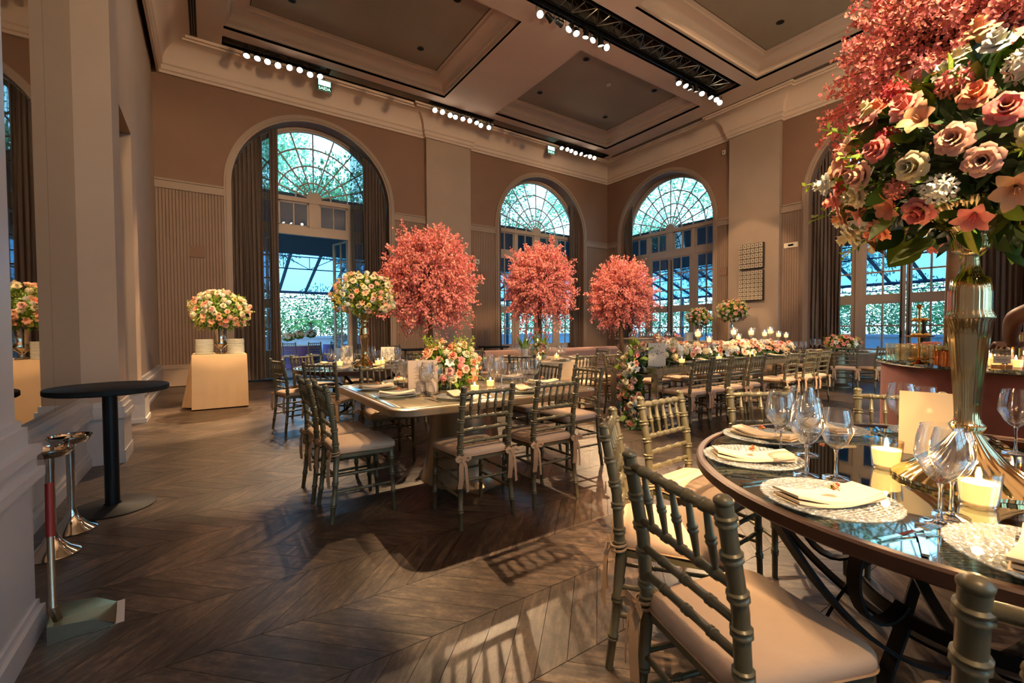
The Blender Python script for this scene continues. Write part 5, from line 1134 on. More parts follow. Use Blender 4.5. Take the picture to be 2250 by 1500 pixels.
# ------------------------------------------------------------------ blossom trees
def crown_mesh(seed, R=.92, nb=330, per=26, bs=.030):
    rnd = random.Random(seed); b = MB(); br = MB()
    for k in range(nb):
        z = 1 - 1.86 * (k + .5) / nb; rr = sqrt(max(0, 1 - z * z)); a = k * 2.39996 + rnd.uniform(-.3, .3); d = Vector((rr * cos(a), rr * sin(a), z + rnd.uniform(-.1, .1))).normalized(); L_ = R * rnd.uniform(.72, .98) * (1.14 if (rnd.random() < .2) else 1.0)
        droop = Vector((0, 0, -.10)) * (1.2 - z)
        side = d.orthogonal().normalized() * rnd.uniform(-.14, .14)
        P = [d * (L_ * t) + (droop + side) * t * t * L_ for t in (0, .35, .7, 1.0)]
        br.tube([tuple(P[0] * .2), tuple(P[1]), tuple(P[2]), tuple(P[3])], [.012, .008, .005, .002], 4, False)
        for q in range(per):
            t = 1 - .62 * (rnd.random() ** 1.25); i = 0 if t < .35 else 1 if t < .7 else 2; t0 = (0, .35, .7, 1.0); c_ = P[i].lerp(P[i + 1], (t - t0[i]) / (t0[i + 1] - t0[i]))
            jit = Vector((rnd.gauss(0, 1), rnd.gauss(0, 1), rnd.gauss(0, 1))) * (.024 if t > .75 else .042); c_ = c_ + jit
            n_ = (d * .5 + Vector((rnd.gauss(0, 1), rnd.gauss(0, 1), rnd.gauss(0, 1)))).normalized(); u = n_.orthogonal().normalized(); w = n_.cross(u); s_ = bs * rnd.uniform(.75, 1.2); vs = [tuple(c_)]
            for m_ in range(5):
                t_ = 2 * pi * m_ / 5
                e1 = u * cos(t_ - .58) + w * sin(t_ - .58); e2 = u * cos(t_ + .58) + w * sin(t_ + .58); e0 = u * cos(t_) + w * sin(t_)
                vs += [tuple(c_ + e1 * s_ * .78 + n_ * s_ * .30), tuple(c_ + e0 * s_ + n_ * s_ * .42), tuple(c_ + e2 * s_ * .78 + n_ * s_ * .30)]
            b.add(vs, [(0, 1 + 3 * m_, 2 + 3 * m_, 3 + 3 * m_) for m_ in range(5)])
    return b.mesh('blossoms', MATS['blossom'], False), br.mesh('branches', MATS['bark'])
CRA = crown_mesh(3, .92, 400, 74, .0185); CRB = crown_mesh(8, .92, 400, 74, .0185); CRN = CRB
def blossom_tree(label, loc, zc, s, crown, rz, pot=True, stretch=1.12):
    t = thing('blossom_tree', label, 'tree', loc)
    b = MB(); b.tube([(0, 0, .0), (.015, 0, zc * .35), (-.01, .01, zc * .7), (0, 0, zc + .1)], [.062, .052, .045, .03], 10)
    for k in range(5): a = k * 1.3; b.tube([(0, 0, zc - .55 + .1 * k), (.1 * cos(a), .1 * sin(a), zc - .3 + .1 * k), (.32 * cos(a), .32 * sin(a), zc + .05 * k)], [.028, .02, .008], 6)
    b.build('trunk', MATS['bark'], t)
    o = obj('blossoms', crown[0], t, (0, 0, zc), rz, scale=(s, s, s * stretch)); o['kind'] = 'stuff'
    obj('branches', crown[1], t, (0, 0, zc), rz, scale=(s, s, s * stretch))
    if pot:
        b = MB(); b.lathe([(.001, 0), (.19, 0), (.20, .02), (.235, .42), (.245, .45), (.225, .45), (.215, .40), (.001, .38)], 32); b.build('pot', MATS['stone_white'], t)
    return t
blossom_tree('largest pink blossom tree, behind the round doorway table', (3.30, 7.44, 0), 2.22, 1.0, CRA, .4)
blossom_tree('middle pink blossom tree, behind the white clothed table', (6.42, 8.24, 0), 2.38, 1.0, CRB, 1.7)
blossom_tree('pink blossom tree nearest the room corner, behind the flower garland', (8.58, 7.70, 0), 2.18, .98, CRA, 3.6)
# ------------------------------------------------------------------ plate table by the mirror wall
pt = thing('plate_table', 'box table under a fitted tan cloth carrying the plate stacks', 'table', (0, 0, 0))
b = MB(); b.box((-.21, 8.75, .03), (.51, 9.50, .885)); b.build('table_box', MATS['cloth_tan'], pt, False)
cl = MB(); fx0, fx1, fy0, fy1 = -.225, .525, 8.735, 9.515; n_ = 16; vs = []
ring = [(fx0 + (fx1 - fx0) * i / n_, fy0) for i in range(n_)] + [(fx1, fy0 + (fy1 - fy0) * i / n_) for i in range(n_)] + [(fx1 - (fx1 - fx0) * i / n_, fy1) for i in range(n_)] + [(fx0, fy1 - (fy1 - fy0) * i / n_) for i in range(n_)]
m = len(ring); lay = ((.897, 0), (.89, .006), (.6, .010), (.3, .013), (.02, .016))
for j, (z, e) in enumerate(lay):
    for i, (x, y) in enumerate(ring):
        w = .004 * sin(i * 1.9 + j) * (1 - z); ox = e if x > .5 else -e if x < -.2 else 0; oy = e if y > 9.5 else -e if y < 8.75 else 0
        if x < -.2 and y > 9.0: f = (1 - z / .9); ox -= .16 * f * (1 - .5 * abs(sin(i * .9)))
        cl.__dict__.setdefault('q', []).append(0); vs.append((x + ox + w, y + oy + w, z))
cl.add(vs, [(j * m + i, j * m + (i + 1) % m, (j + 1) * m + (i + 1) % m, (j + 1) * m + i) for j in range(len(lay) - 1) for i in range(m)] + [tuple(range(m))])
tag(cl.build('tablecloth', MATS['cloth_tan'], None, True, 35), 'tan fitted cloth with a loose fold at its mirror side on the plate table', 'tablecloth')
plate = MB().lathe([(.001, 0), (.105, 0), (.118, .002), (.127, .005), (.129, .010), (.127, .0145), (.12, .0155), (.075, .010), (.001, .009)], 40).mesh('plate', MATS['porcelain'], True, 60)
def stack(x, y, z, n_, lab, grp):
    for k in range(n_): tag(obj('plate', plate, None, (x + random.uniform(-.003, .003), y + random.uniform(-.003, .003), z + k * .0165)), lab, 'plate', grp)
stack(-.06, 8.95, .898, 15, 'cream dinner plate in the stack nearer the mirror wall on the plate table', 'plates of the mirror side stack')
stack(.38, 8.95, .898, 15, 'cream dinner plate in the stack nearer the curtain on the plate table', 'plates of the curtain side stack')
cs = thing('cake_stand', 'small gold-rimmed stand behind the mirror side plate stack', 'stand', (-.05, 9.28, .898)); b = MB(); b.lathe([(.001, 0), (.07, 0), (.02, .02), (.015, .17), (.001, .17)], 20); b.build('foot', MATS['copper'], cs); b = MB(); b.lathe([(.001, .17), (.13, .175), (.135, .19), (.12, .185), (.001, .18)], 28); b.build('dish', MATS['copper'], cs)
# ------------------------------------------------------------------ cocktail table, ash stands, dustpan
ct = thing('bistro_table', 'tall black round bistro table on a disc foot beside the mirror wall', 'table', (-.60, 4.30, 0))
b = MB(); b.lathe([(.001, .845), (.335, .845), (.345, .853), (.345, .882), (.337, .888), (.001, .888)], 64); b.build('top', MATS['dark_top'], ct)
b = MB(); b.lathe([(.001, 0), (.245, 0), (.25, .006), (.235, .014), (.06, .022), (.05, .03)], 56); b.build('base_plate', MATS['dark_top'], ct); b = MB(); b.tube([(0, 0, .02), (0, 0, .85)], .043, 28); b.build('column', MATS['black_metal'], ct)
def ash(x, y, lab):
    t = thing('ash_stand', lab, 'ash stand', (x, y, 0), 0, 'chrome ash stands')
    b = MB(); b.lathe([(.001, 0), (.118, 0), (.122, .006), (.114, .014), (.075, .040), (.042, .080), (.026, .12), (.022, .14)], 40); b.build('base', MATS['chrome'], t)
    b = MB(); b.tube([(0, 0, .13), (0, 0, .575)], .021, 20); b.build('column', MATS['chrome'], t)
    b = MB(); b.lathe([(.001, .57), (.085, .572), (.098, .59), (.106, .613), (.110, .615), (.110, .608), (.102, .60), (.09, .585), (.001, .580)], 40); b.build('dish', MATS['chrome'], t)
ash(-.765, 3.58, 'chrome pedestal ash stand nearer the viewer by the mirror wall'); ash(-.75, 3.95, 'chrome pedestal ash stand behind the first, nearer the bistro table')
dp = thing('dustpan', 'steel lobby dustpan with red and steel handle leaning at the pier', 'dustpan', (-.47, 2.66, 0), radians(6))
b = MB(); w_, d_ = .105, .24
b.add([(-.11, -w_, 0), (.10, -w_, 0), (.10, w_, 0), (-.11, w_, 0), (-.11, -w_, .075), (-.11, w_, .075), (.03, -w_, .05), (.03, w_, .05), (-.107, -w_ + .003, .004), (.10, -w_ + .003, .003), (.10, w_ - .003, .003), (-.107, w_ - .003, .004)], [(0, 3, 2, 1), (0, 4, 5, 3), (0, 1, 6, 4), (3, 5, 7, 2), (8, 9, 10, 11), (4, 8, 11, 5), (4, 6, 9, 8), (5, 11, 10, 7)])
b.build('pan', MATS['brushed_steel'], dp, False); MB().box((.098, -w_, 0), (.128, w_, .003)).build('lip', MATS['plastic_white'], dp, False)
b = MB(); b.tube([(-.085, -.01, .05), (-.10, -.012, .11)], .016, 14); b.tube([(-.10, -.012, .10), (-.115, .12, .37)], .0125, 14); b.build('handle', MATS['brushed_steel'], dp); b = MB(); b.tube([(-.115, .12, .37), (-.125, .225, .585)], .0145, 14); b.build('grip', MATS['red_plastic'], dp)

# ------------------------------------------------------------------ wall art, switches, loudspeaker grilles, small signs
def art(z0, z1, lab):
    t = thing('wall_art', lab, 'wall art', (XB - .14, 6.98, 0)); nx, = (6,); nz = max(3, int((z1 - z0) / .125)); y0, y1 = -.34, .36
    MB().box((-.10, y0, z0), (0, y1, z1)).build('backing', MATS['art_hole'], t, False)
    w_ = (y1 - y0) / nx; hh = (z1 - z0) / nz; tile = MB(); tile.box((-.022, -w_ * .42, -hh * .42), (0, w_ * .42, hh * .42)); tile.mi = 1; tile.box((-.024, -w_ * .12, -hh * .12), (-.020, w_ * .12, hh * .12)); tile = tile.mesh('tile', [MATS['plaster_art'], MATS['art_hole']], False)
    for i in range(nx):
        for j in range(nz): obj('tile', tile, t, (-.10, y0 + (i + .5) * w_, z0 + (j + .5) * hh))
art(3.06, 3.80, 'upper of two square relief panels of stacked blocks on the pilaster'); art(2.12, 3.00, 'lower, taller of two relief panels of stacked blocks on the pilaster')
def plate_on(name, lab, cat, loc, size, matn, knob=True):
    t = thing(name, lab, cat, loc); MB().cbox((0, 0, 0), size).build('cover', MATS[matn], t, False)
    if knob: MB().cbox((-.006 if size[0] < .03 else 0, -.006 if size[1] < .03 else 0, 0), tuple(s_ * .4 if s_ > .03 else s_ for s_ in size)).build('insert', MATS['plastic_white' if matn != 'plastic_white' else 'vent_grey'], t, False)
plate_on('wall_speaker', 'small square brown speaker grille on the beadboard left of the doorway', 'speaker', (-.18, YA - .03, 3.16), (.30, .03, .26), 'upper_wall', False)
plate_on('wall_speaker', 'small square speaker grille on the beadboard beside the pilaster', 'speaker', (7.72, YA - .03, 3.1), (.30, .03, .26), 'upper_wall', False)
plate_on('wall_speaker', 'small square speaker grille on the beadboard left of the wall art', 'speaker', (XB - .03, 7.98, 3.1), (.03, .26, .26), 'upper_wall', False)
plate_on('light_switch', 'white light switch on the beadboard right of the gold vase', 'switch', (5.05, YA - .03, 1.25), (.10, .02, .14), 'plastic_white'); plate_on('wall_sign', 'small white sign on the beadboard beside the largest tree', 'sign', (7.45, YA - .03, 3.55), (.16, .02, .16), 'plastic_white')
plate_on('wall_sign', 'small lit white sign between the art and the wide curtain', 'sign', (XB - .03, 5.98, 3.62), (.03, .36, .14), 'card_white'); plate_on('motion_sensor', 'tiny white sensor high on the wall beside the pilaster', 'sensor', (XB - .03, 7.98, 6.85), (.03, .10, .14), 'plastic_white')

# ------------------------------------------------------------------ pink sofa run, buffet, side tables
so = thing('sofa', 'long rose upholstered sofa back between the trees and the white clothed table', 'sofa', (0, 0, 0))
MB().box((4.35, 7.28, .0), (8.0, 7.46, .80)).build('backrest', MATS['cloth_rose'], so, False); b = MB(); b.tube([(4.35, 7.37, .79), (8.0, 7.37, .79)], .09, 16); b.build('top_roll', MATS['cloth_rose'], so)
MB().box((4.35, 7.46, .12), (8.0, 7.95, .44)).build('seat', MATS['cloth_rose'], so, False)
for x in (4.5, 5.7, 6.9, 7.9): MB().box((x - .03, 7.86, 0), (x + .03, 7.92, .12)).build('leg', MATS['black_metal'], so, False)
bf = thing('buffet_counter', 'beige buffet counter in front of the corner drape', 'counter', (0, 0, 0))
MB().box((9.9, 8.45, 0), (12.2, 9.05, .98)).build('body', MATS['trim_paint'], bf, False); MB().box((9.85, 8.40, .98), (12.25, 9.10, 1.02)).build('top', MATS['wall_grey'], bf, False)
jar = MB().lathe([(.001, 0), (.06, 0), (.075, .03), (.075, .12), (.05, .16), (.052, .17), (.015, .185), (.02, .205), (.001, .21)], 18).mesh('silver_jar', MATS['chrome'])
for k in range(11): tag(obj('silver_jar', jar, None, (10.02 + .2 * k, 8.62 + .08 * (k % 2), 1.02)), 'small silver lidded jar in the row on the buffet counter', 'jar', 'silver jars on the buffet')
sd = thing('side_table', 'linen covered side table below the wall art', 'table', (0, 0, 0)); MB().box((12.45, 6.8, .02), (13.2, 8.75, .86)).build('skirt', MATS['linen'], sd, False); MB().box((12.43, 6.78, .86), (13.22, 8.77, .90)).build('top', MATS['linen'], sd, False)
stack(12.7, 8.58, .90, 16, 'cream plate in the tall stack on the side table before the glazed doors', 'plates on the side table')
for (x, y, lab) in ((7.6, 12.2, 'dark side table by the pilaster, left of the arched window'), (4.9, 12.0, 'dark side table below the light switch'), (13.0, 5.5, 'dark side table at the wide curtain')):
    t = thing('side_table', lab, 'table', (x, y, 0)); MB().box((-.4, -.3, .70), (.4, .3, .75)).build('top', MATS['dark_top'], t, False)
    for sx_ in (-.34, .34): MB().tube([(sx_, 0, 0), (sx_, 0, .70)], .025, 10).build('leg', MATS['black_metal'], t)
# tulips on the white clothed table
def tulips(x, y, z, lab, n_=8, colr='pink'):
    t = thing('tulip_vase', lab, 'flowers', (x, y, z)); b = MB(); b.lathe([(.001, 0), (.06, 0), (.065, .02), (.06, .19), (.055, .19), (.05, .02), (.001, .015)], 24); b.build('vase', MATS['stone_white'] if n_ == 8 else MATS['clear_glass'], t)
    for k in range(n_):
        a = k * 2.4; r_ = .05 + .015 * (k % 4); h_ = .34 + .035 * (k % 5); s_ = MB(); s_.tube([(.02 * cos(a), .02 * sin(a), .05), (.05 * cos(a), .05 * sin(a), .22), (r_ * 2 * cos(a), r_ * 2 * sin(a), h_)], .005, 5); s_.build('stem', MATS['leaf_fresh'], t)
        obj('tulip', ROSE[colr], t, (r_ * 2 * cos(a), r_ * 2 * sin(a), h_ + .02), quat=outq((cos(a) * .4, sin(a) * .4, 1)), scale=(.024, .024, .042)); obj('leaf', LEAF['leaf_fresh'], t, (.03 * cos(a + 1), .03 * sin(a + 1), .12), quat=outq((cos(a + 1) * .5, sin(a + 1) * .5, 1)), scale=(.10, .10, .26))
tulips(4.45, 6.15, .773, 'pink tulips in a white vase on the white clothed table, left bunch', 8); tulips(4.95, 6.3, .773, 'pink tulips in a clear glass on the white clothed table, right bunch', 10, 'pink'); tulips(7.1, 9.3, .78, 'pink tulips on the far table behind the sofa', 9, 'pink')
t = thing('flower_arrangement', 'small cream posy between the tulips on the white clothed table', 'flowers', (4.68, 6.02, .773)); low_bowl(t); bouquet(t, (0, 0, .15), .13, .12, 26, LOW, .035, 10, 4, -.3)
for (x, lab) in ((4.6, 'tall clear hurricane glass with taper candle beside the left tulips'), (4.83, 'tall clear hurricane glass with taper candle before the middle tree trunk')):
    t = thing('hurricane_lamp', lab, 'candle', (x, 6.28, .773)); b = MB(); b.lathe([(.001, 0), (.055, 0), (.055, .01), (.05, .42), (.048, .42), (.05, .015), (.001, .015)], 24); b.build('cylinder', MATS['clear_glass'], t); b = MB(); b.tube([(0, 0, .01), (0, 0, .30)], .012, 10); c_ = b.build('candle', MATS['card_white'], t); b = MB(); b.lathe([(.0005, .305), (.006, .315), (.004, .33), (.0005, .345)], 8); b.build('flame', MATS['flame'], c_)
t = thing('round_table', 'far table with glasses behind the pink sofa', 'table', (7.1, 9.3, 0)); b = MB(); disc(b, .75, .745, .78); b.build('top', MATS['linen'], t); b = MB(); b.tube([(0, 0, 0), (0, 0, .745)], .05, 16); b.build('column', MATS['black_metal'], t)
for k in range(8): a = k * pi / 4; tag(obj('wine_glass', GL[1][1], None, (7.1 + .5 * cos(a), 9.3 + .5 * sin(a), .78)), 'wine glass on the far table behind the pink sofa', 'glass', 'wine glasses behind the sofa')

# ------------------------------------------------------------------ velvet bar with its bottles, tumblers and stands
ba = thing('bar_counter', 'curved bar clad in pink crushed velvet with dark mirrored top', 'bar', (0, 0, 0))
def bar_outline(o=0.0):
    pts = []; x0, x1, y0, y1, r = 3.95 + o, 6.9 - o, -3.2 + o, 1.50 - o, 1.35 - o
    for (cx_, cy_, a0, rr) in ((x1 - .5, y1 - .5, 0, .5), (x0 + r, y1 - r, pi / 2, r), (x0 + .5, y0 + .5, pi, .5), (x1 - .5, y0 + .5, 3 * pi / 2, .5)):
        for k in range(13): a = a0 + pi / 2 * k / 12; pts.append((cx_ + rr * cos(a), cy_ + rr * sin(a)))
    return pts
b = MB(); b.prism(bar_outline(.03), .04, .985); b.build('front', MATS['velvet_pink'], ba, True, 40); b = MB(); b.prism(bar_outline(.07), 0, .05); b.build('plinth', MATS['black_gap'], ba, True, 40)
b = MB(); b.prism(bar_outline(0), .985, 1.0); b.prism(bar_outline(.006), 1.0, 1.02); b.build('top', MATS['mirror_top'], ba, True, 40); b = MB(); b.tube([(x, y, .99) for x, y in bar_outline(-.001) + bar_outline(-.001)[:1]], .006, 6, False); b.build('edge_strip', MATS['brown_rim'], ba)
BZ = 1.02
tum = MB(); tum.lathe([(.001, 0), (.039, 0), (.041, .004), (.045, .135), (.043, .135), (.039, .016), (.001, .016)], 48, flute=12, fl=.05); tum = tum.mesh('tumbler', MATS['bottle_glass'], True, 60)
for i in range(5):
    for j in range(3): tag(obj('tumbler', tum, None, (4.42 - .082 * i + .06 * j, 1.08 - .090 * i + .075 * j, BZ)), 'cut glass tumbler in the cluster at the curved end of the bar', 'glass', 'tumblers on the bar')
cm = MB().lathe([(.001, 0), (.040, 0), (.043, .003), (.040, .045), (.043, .10), (.040, .10), (.036, .01), (.001, .01)], 26).mesh('copper_mug', MATS['copper'])
for (x, y) in ((4.06, .80), (4.05, .70), (4.14, .74), (4.15, .86)): tag(obj('copper_mug', cm, None, (x, y, BZ)), 'polished copper mug on the bar left of the tall vase', 'mug', 'copper mugs on the bar')
def bottle(x, y, lab, rz=0, s=1.0):
    t = thing('bottle', lab, 'bottle', (x, y, BZ), rz); t.scale = (s,) * 3
    b = MB(); o_ = rounded(.095, .095, -.024, .024, .012, 3); m = len(o_); lay = [(0, .98), (.004, 1), (.11, 1), (.125, .9), (.142, .45), (.146, .26), (.160, .25)]
    b.add([(x_ * k, y_ * max(k, .5 if k < .5 else k), z) for z, k in lay for x_, y_ in o_], [(i * m + k, i * m + (k + 1) % m, (i + 1) * m + (k + 1) % m, (i + 1) * m + k) for i in range(len(lay) - 1) for k in range(m)] + [tuple(reversed(range(m)))]); b.build('flask', MATS['bottle_glass'], t)
    MB().box((-.044, -.021, .004), (.044, .021, .03)).build('drink', MATS['juice'], t, False); MB().lathe([(.001, .155), (.015, .155), (.015, .176), (.001, .176)], 16).build('cap', MATS['black_metal'], t)
    MB().box((-.036, -.0262, .04), (.036, -.0245, .085)).build('label', MATS['card_white'], t, False); b = MB(); b.box((-.026, -.0268, .060), (.026, -.0262, .063)); b.box((-.018, -.0268, .052), (.018, -.0262, .054)); b.box((-.022, -.0268, .072), (.022, -.0262, .0735)); b.build('printed_lines', MATS['print_grey'], t, False)
bottle(4.02, .56, 'flat clear flask with cream label on the bar right of the vase', face_cam(4.02, .56)); bottle(4.02, .38, 'second flat flask at the right edge of the bar', face_cam(4.02, .38))
def tier(x, y, lab, hs, rs):
    t = thing('tiered_stand', lab, 'stand', (x, y, BZ)); b = MB(); b.tube([(0, 0, .0), (0, 0, hs[-1] + .10)], .007, 10); b.lathe([(.001, .0), (.05, 0), (.02, .012), (.007, .03)], 20); b.lathe([(.007, hs[-1] + .09), (.018, hs[-1] + .105), (.02, hs[-1] + .115), (.001, hs[-1] + .128)], 14); b.build('post', MATS['gold'], t)
    for k, (h_, r_) in enumerate(zip(hs, rs)):
        b = MB(); b.lathe([(.007, h_), (r_ * .9, h_ + .004), (r_, h_ + .012), (r_ * .96, h_ + .014), (.007, h_ + .008)], 28); d_ = b.build('tray', MATS['gold'], t)
        if k:
            for q in range(int(7 * r_ / .09)):
                a = q * 2.4; rr_ = r_ * .75 * sqrt((q + .5) / (7 * r_ / .09)); pm = MB().lathe([(.001, 0), (.016, 0), (.019, .008), (.012, .018), (.001, .021)], 10); pm.build('pastry', MATS['pastry'], d_, loc=(rr_ * cos(a), rr_ * sin(a), h_ + .010))
tier(4.20, .99, 'gold tiered stand with small pastries on the bar', (.03, .19, .30), (.06, .085, .055)); tier(4.75, .85, 'second gold tiered stand behind the tall vase', (.03, .21, .31), (.07, .09, .06))
def jar_of(x, y, lab, r_, h_, matn, top):
    t = thing('serving_jar', lab, 'jar', (x, y, BZ)); b = MB(); b.lathe([(.001, 0), (r_, 0), (r_ * 1.03, .005), (r_, h_), (r_ * .95, h_), (r_ * .94, .01), (.001, .01)], 28); b.build('jar', MATS[matn], t)
    for q in range(12): a = q * 2.4; rr_ = r_ * .8 * sqrt(q / 12); obj('garnish', PUFF['salmon'] if top == 'o' else LEAF['leaf'], t, (rr_ * cos(a), rr_ * sin(a), h_ * .96), quat=outq((cos(a) * .6, sin(a) * .6, 1)), scale=.022 if top == 'o' else .06)
jar_of(4.45, .98, 'glass jar of orange garnish behind the tumblers', .055, .14, 'bottle_glass', 'o'); jar_of(4.62, 1.12, 'second jar of orange garnish behind the tumblers', .05, .12, 'porcelain', 'o'); jar_of(4.35, .74, 'polished steel ice bucket beside the copper mugs', .075, .17, 'chrome', 'g'); jar_of(4.20, .80, 'copper pot with green herbs on the bar', .05, .10, 'copper', 'g')
for (x, y, lab, matn) in ((4.92, 1.13, 'dark wine bottle standing behind the jars', 'hair_dark'), (5.2, 1.0, 'dark slim bottle behind the jar of garnish', 'liquor')):
    t = thing('bottle', lab, 'bottle', (x, y, BZ)); b = MB(); b.lathe([(.001, 0), (.037, 0), (.038, .18), (.028, .215), (.014, .24), (.013, .30), (.016, .302), (.016, .32), (.001, .32)], 22); b.build('flask', MATS[matn], t); b = MB(); b.lathe([(.0385, .05), (.0388, .06), (.0388, .13), (.0385, .14)], 22); b.build('label', MATS['card_white'], t)
ln = thing('lantern', 'gold framed glass lantern box at the right edge of the bar', 'lantern', (4.30, .42, BZ), radians(20)); b = MB(); w_, h_ = .11, .22
for sx_ in (-1, 1):
    for sy_ in (-1, 1): b.tube([(sx_ * w_, sy_ * w_, 0), (sx_ * w_, sy_ * w_, h_)], .006, 6)
for z in (.004, h_):
    b.tube([(-w_, -w_, z), (w_, -w_, z), (w_, w_, z), (-w_, w_, z), (-w_, -w_, z)], .006, 6, False)
b.build('frame', MATS['copper'], ln)
for (a_, c_) in (((-w_, -w_ - .001, .006), (w_, -w_ + .001, h_)), ((-w_, w_ - .001, .006), (w_, w_ + .001, h_)), ((-w_ - .001, -w_, .006), (-w_ + .001, w_, h_)), ((w_ - .001, -w_, .006), (w_ + .001, w_, h_))): MB().box(a_, c_).build('pane', MATS['clear_glass'], ln, False)
MB().box((-w_, -w_, .0), (w_, w_, .008)).build('mirror_base', MATS['mirror_top'], ln, False)
for (x, y) in ((4.22, .62), (4.16, .52), (4.36, .66)): votive(x, y, BZ, 'amber votive on the bar between vase and flask', 'votives of the bar', .6)
blossom_tree('pink blossom tree rising from the bar at the upper right', (5.05, .98, BZ), 2.48, 1.0, CRN, 2.2, False)

# ------------------------------------------------------------------ waiter at the bar, only an elbow reaching into view
def skin_body(name, joints, edges, root, mats, pick, parent, loc, rz):
    me = bpy.data.meshes.new(name); me.from_pydata([j[0] for j in joints], edges, []); o = bpy.data.objects.new(name, me); COL.objects.link(o)
    sm = o.modifiers.new('skin', 'SKIN'); sd_ = me.skin_vertices[0].data if me.skin_vertices else None
    if sd_ is None: return o
    for i, j in enumerate(joints): sd_[i].radius = (j[1], j[1] if len(j) < 3 else j[2]); sd_[i].use_root = (i == root)
    ss = o.modifiers.new('sub', 'SUBSURF'); ss.levels = 2; ss.render_levels = 2
    dg = bpy.context.evaluated_depsgraph_get(); nm_ = bpy.data.meshes.new_from_object(o.evaluated_get(dg)); bpy.data.objects.remove(o)
    for m_ in mats: nm_.materials.append(m_)
    for p in nm_.polygons: p.material_index = pick(p.center); p.use_smooth = True
    return obj(name, nm_, parent, loc, rz)
pe = thing('person', 'waiter in grey shirt and black apron with bent arm at the bar', 'person', (3.62, .13, 0), radians(-52))
# local: facing +Y, left/right along X; the arm on the camera's left side is bent, elbow out
J = [((0, 0, .98), .13, .10), ((0, 0, 1.12), .125, .095), ((0, .01, 1.30), .15, .11), ((0, 0, 1.43), .12, .085), ((0, 0, 1.50), .052), ((0, .015, 1.58), .055), ((0, .02, 1.66), .085, .095), ((0, .015, 1.76), .06, .075),
     ((-.19, 0, 1.41), .062), ((-.31, -.05, 1.38), .047), ((-.38, .01, 1.33), .042), ((-.28, .20, 1.22), .031), ((-.22, .27, 1.185), .026),
     ((.19, 0, 1.41), .062), ((.27, .0, 1.15), .046), ((.25, .18, 1.03), .036), ((.23, .27, 1.02), .026),
     ((-.10, 0, .88), .095), ((-.11, .01, .50), .068), ((-.11, -.02, .10), .045), ((-.11, .10, .045), .040), ((.10, 0, .88), .095), ((.11, .01, .50), .068), ((.11, -.02, .10), .045), ((.11, .10, .045), .040)]
E_ = [(0, 1), (1, 2), (2, 3), (3, 4), (4, 5), (5, 6), (6, 7), (3, 8), (8, 9), (9, 10), (10, 11), (11, 12), (3, 13), (13, 14), (14, 15), (15, 16), (0, 17), (17, 18), (18, 19), (19, 20), (0, 21), (21, 22), (22, 23), (23, 24)]
def pick(c):
    if c.z > 1.475 and abs(c.x) < .13: return 0
    if (c.x < -.30 and c.z > .95) or (c.x < -.2 and c.y > .08) or (c.x > .235 and c.z < 1.30 and c.z > .95): return 0
    if c.z > .97: return 1
    if c.z < .10: return 3
    return 2
skin_body('body', J, E_, 0, [MATS['skin'], MATS['shirt_grey'], MATS['apron_black'], MATS['shoe_black']], pick, pe, (0, 0, 0), 0)
b = MB(); b.lathe([(.001, .125), (.05, .115), (.086, .075), (.097, .02), (.092, -.03), (.086, -.05)], 20, (0, -.012, 1.69), sy=1.12); b.build('hair', MATS['hair_dark'], pe)
b = MB(); b.lathe([(.175, 0), (.178, .05), (.165, .42), (.16, .44)], 28, (0, 0, .52), sy=.86); b.build('apron', MATS['apron_black'], pe)
for s_, wr in ((-1, (-.22, .26, 1.185)), (1, (.23, .27, 1.02))):
    b = MB(); w_ = Vector(wr); b.cbox((wr[0], wr[1] + .045, wr[2]), (.072, .085, .028))
    for k, (dx, L_) in enumerate(((-.028, .062), (-.010, .075), (.009, .070), (.027, .055))): b.tube([w_ + Vector((dx, .08, 0)), w_ + Vector((dx, .08 + L_ * .5, .004)), w_ + Vector((dx, .08 + L_ * .85, -.014)), w_ + Vector((dx, .08 + L_, -.030))], [.0095, .009, .008, .006], 8)
    b.tube([w_ + Vector((-s_ * .032, .025, 0)), w_ + Vector((-s_ * .058, .055, -.008)), w_ + Vector((-s_ * .060, .085, -.02))], [.012, .010, .007], 8); b.build('hand', MATS['skin'], pe, True, 60)
b = MB(); b.lathe([(.001, .012), (.010, .004), (.012, -.012), (.001, -.02)], 8, (0, .118, 1.645))
for s_ in (-1, 1): b.lathe([(.001, .012), (.012, .008), (.011, -.012), (.001, -.016)], 8, (s_ * .088, .015, 1.655)); 
b.build('face_features', MATS['skin'], pe); b = MB()
for s_ in (-1, 1): b.lathe([(.001, .008), (.009, .0), (.001, -.008)], 8, (s_ * .032, .098, 1.67))
b.build('eyes', MATS['hair_dark'], pe)
# ------------------------------------------------------------------ terrace and garden outside
structure(MB().box((-12, 13.62, -.10), (40, 24.5, -.02)).build('terrace_floor', MATS['terrace_floor'], None, False)); structure(MB().box((14.26, -16, -.10), (24.5, 13.62, -.02)).build('terrace_floor_side', MATS['terrace_floor'], None, False))
structure(MB().box((-60, -60, -.30), (90, 90, -.14)).build('ground', MATS['lawn'], None, False))
def parapet(name, a, b_):
    t = MB(); (x0, y0), (x1, y1) = a, b_; t.box((x0, y0, -.02), (x1, y1, .92)); t.box((x0 - .06, y0 - .06, .92), (x1 + .06, y1 + .06, 1.02)); return structure(t.build(name, MATS['stone_white'], None, False))
parapet('wall_terrace', (-10, 22.4), (24.4, 22.7)); parapet('wall_terrace_side', (22.4, -14), (22.7, 22.3))
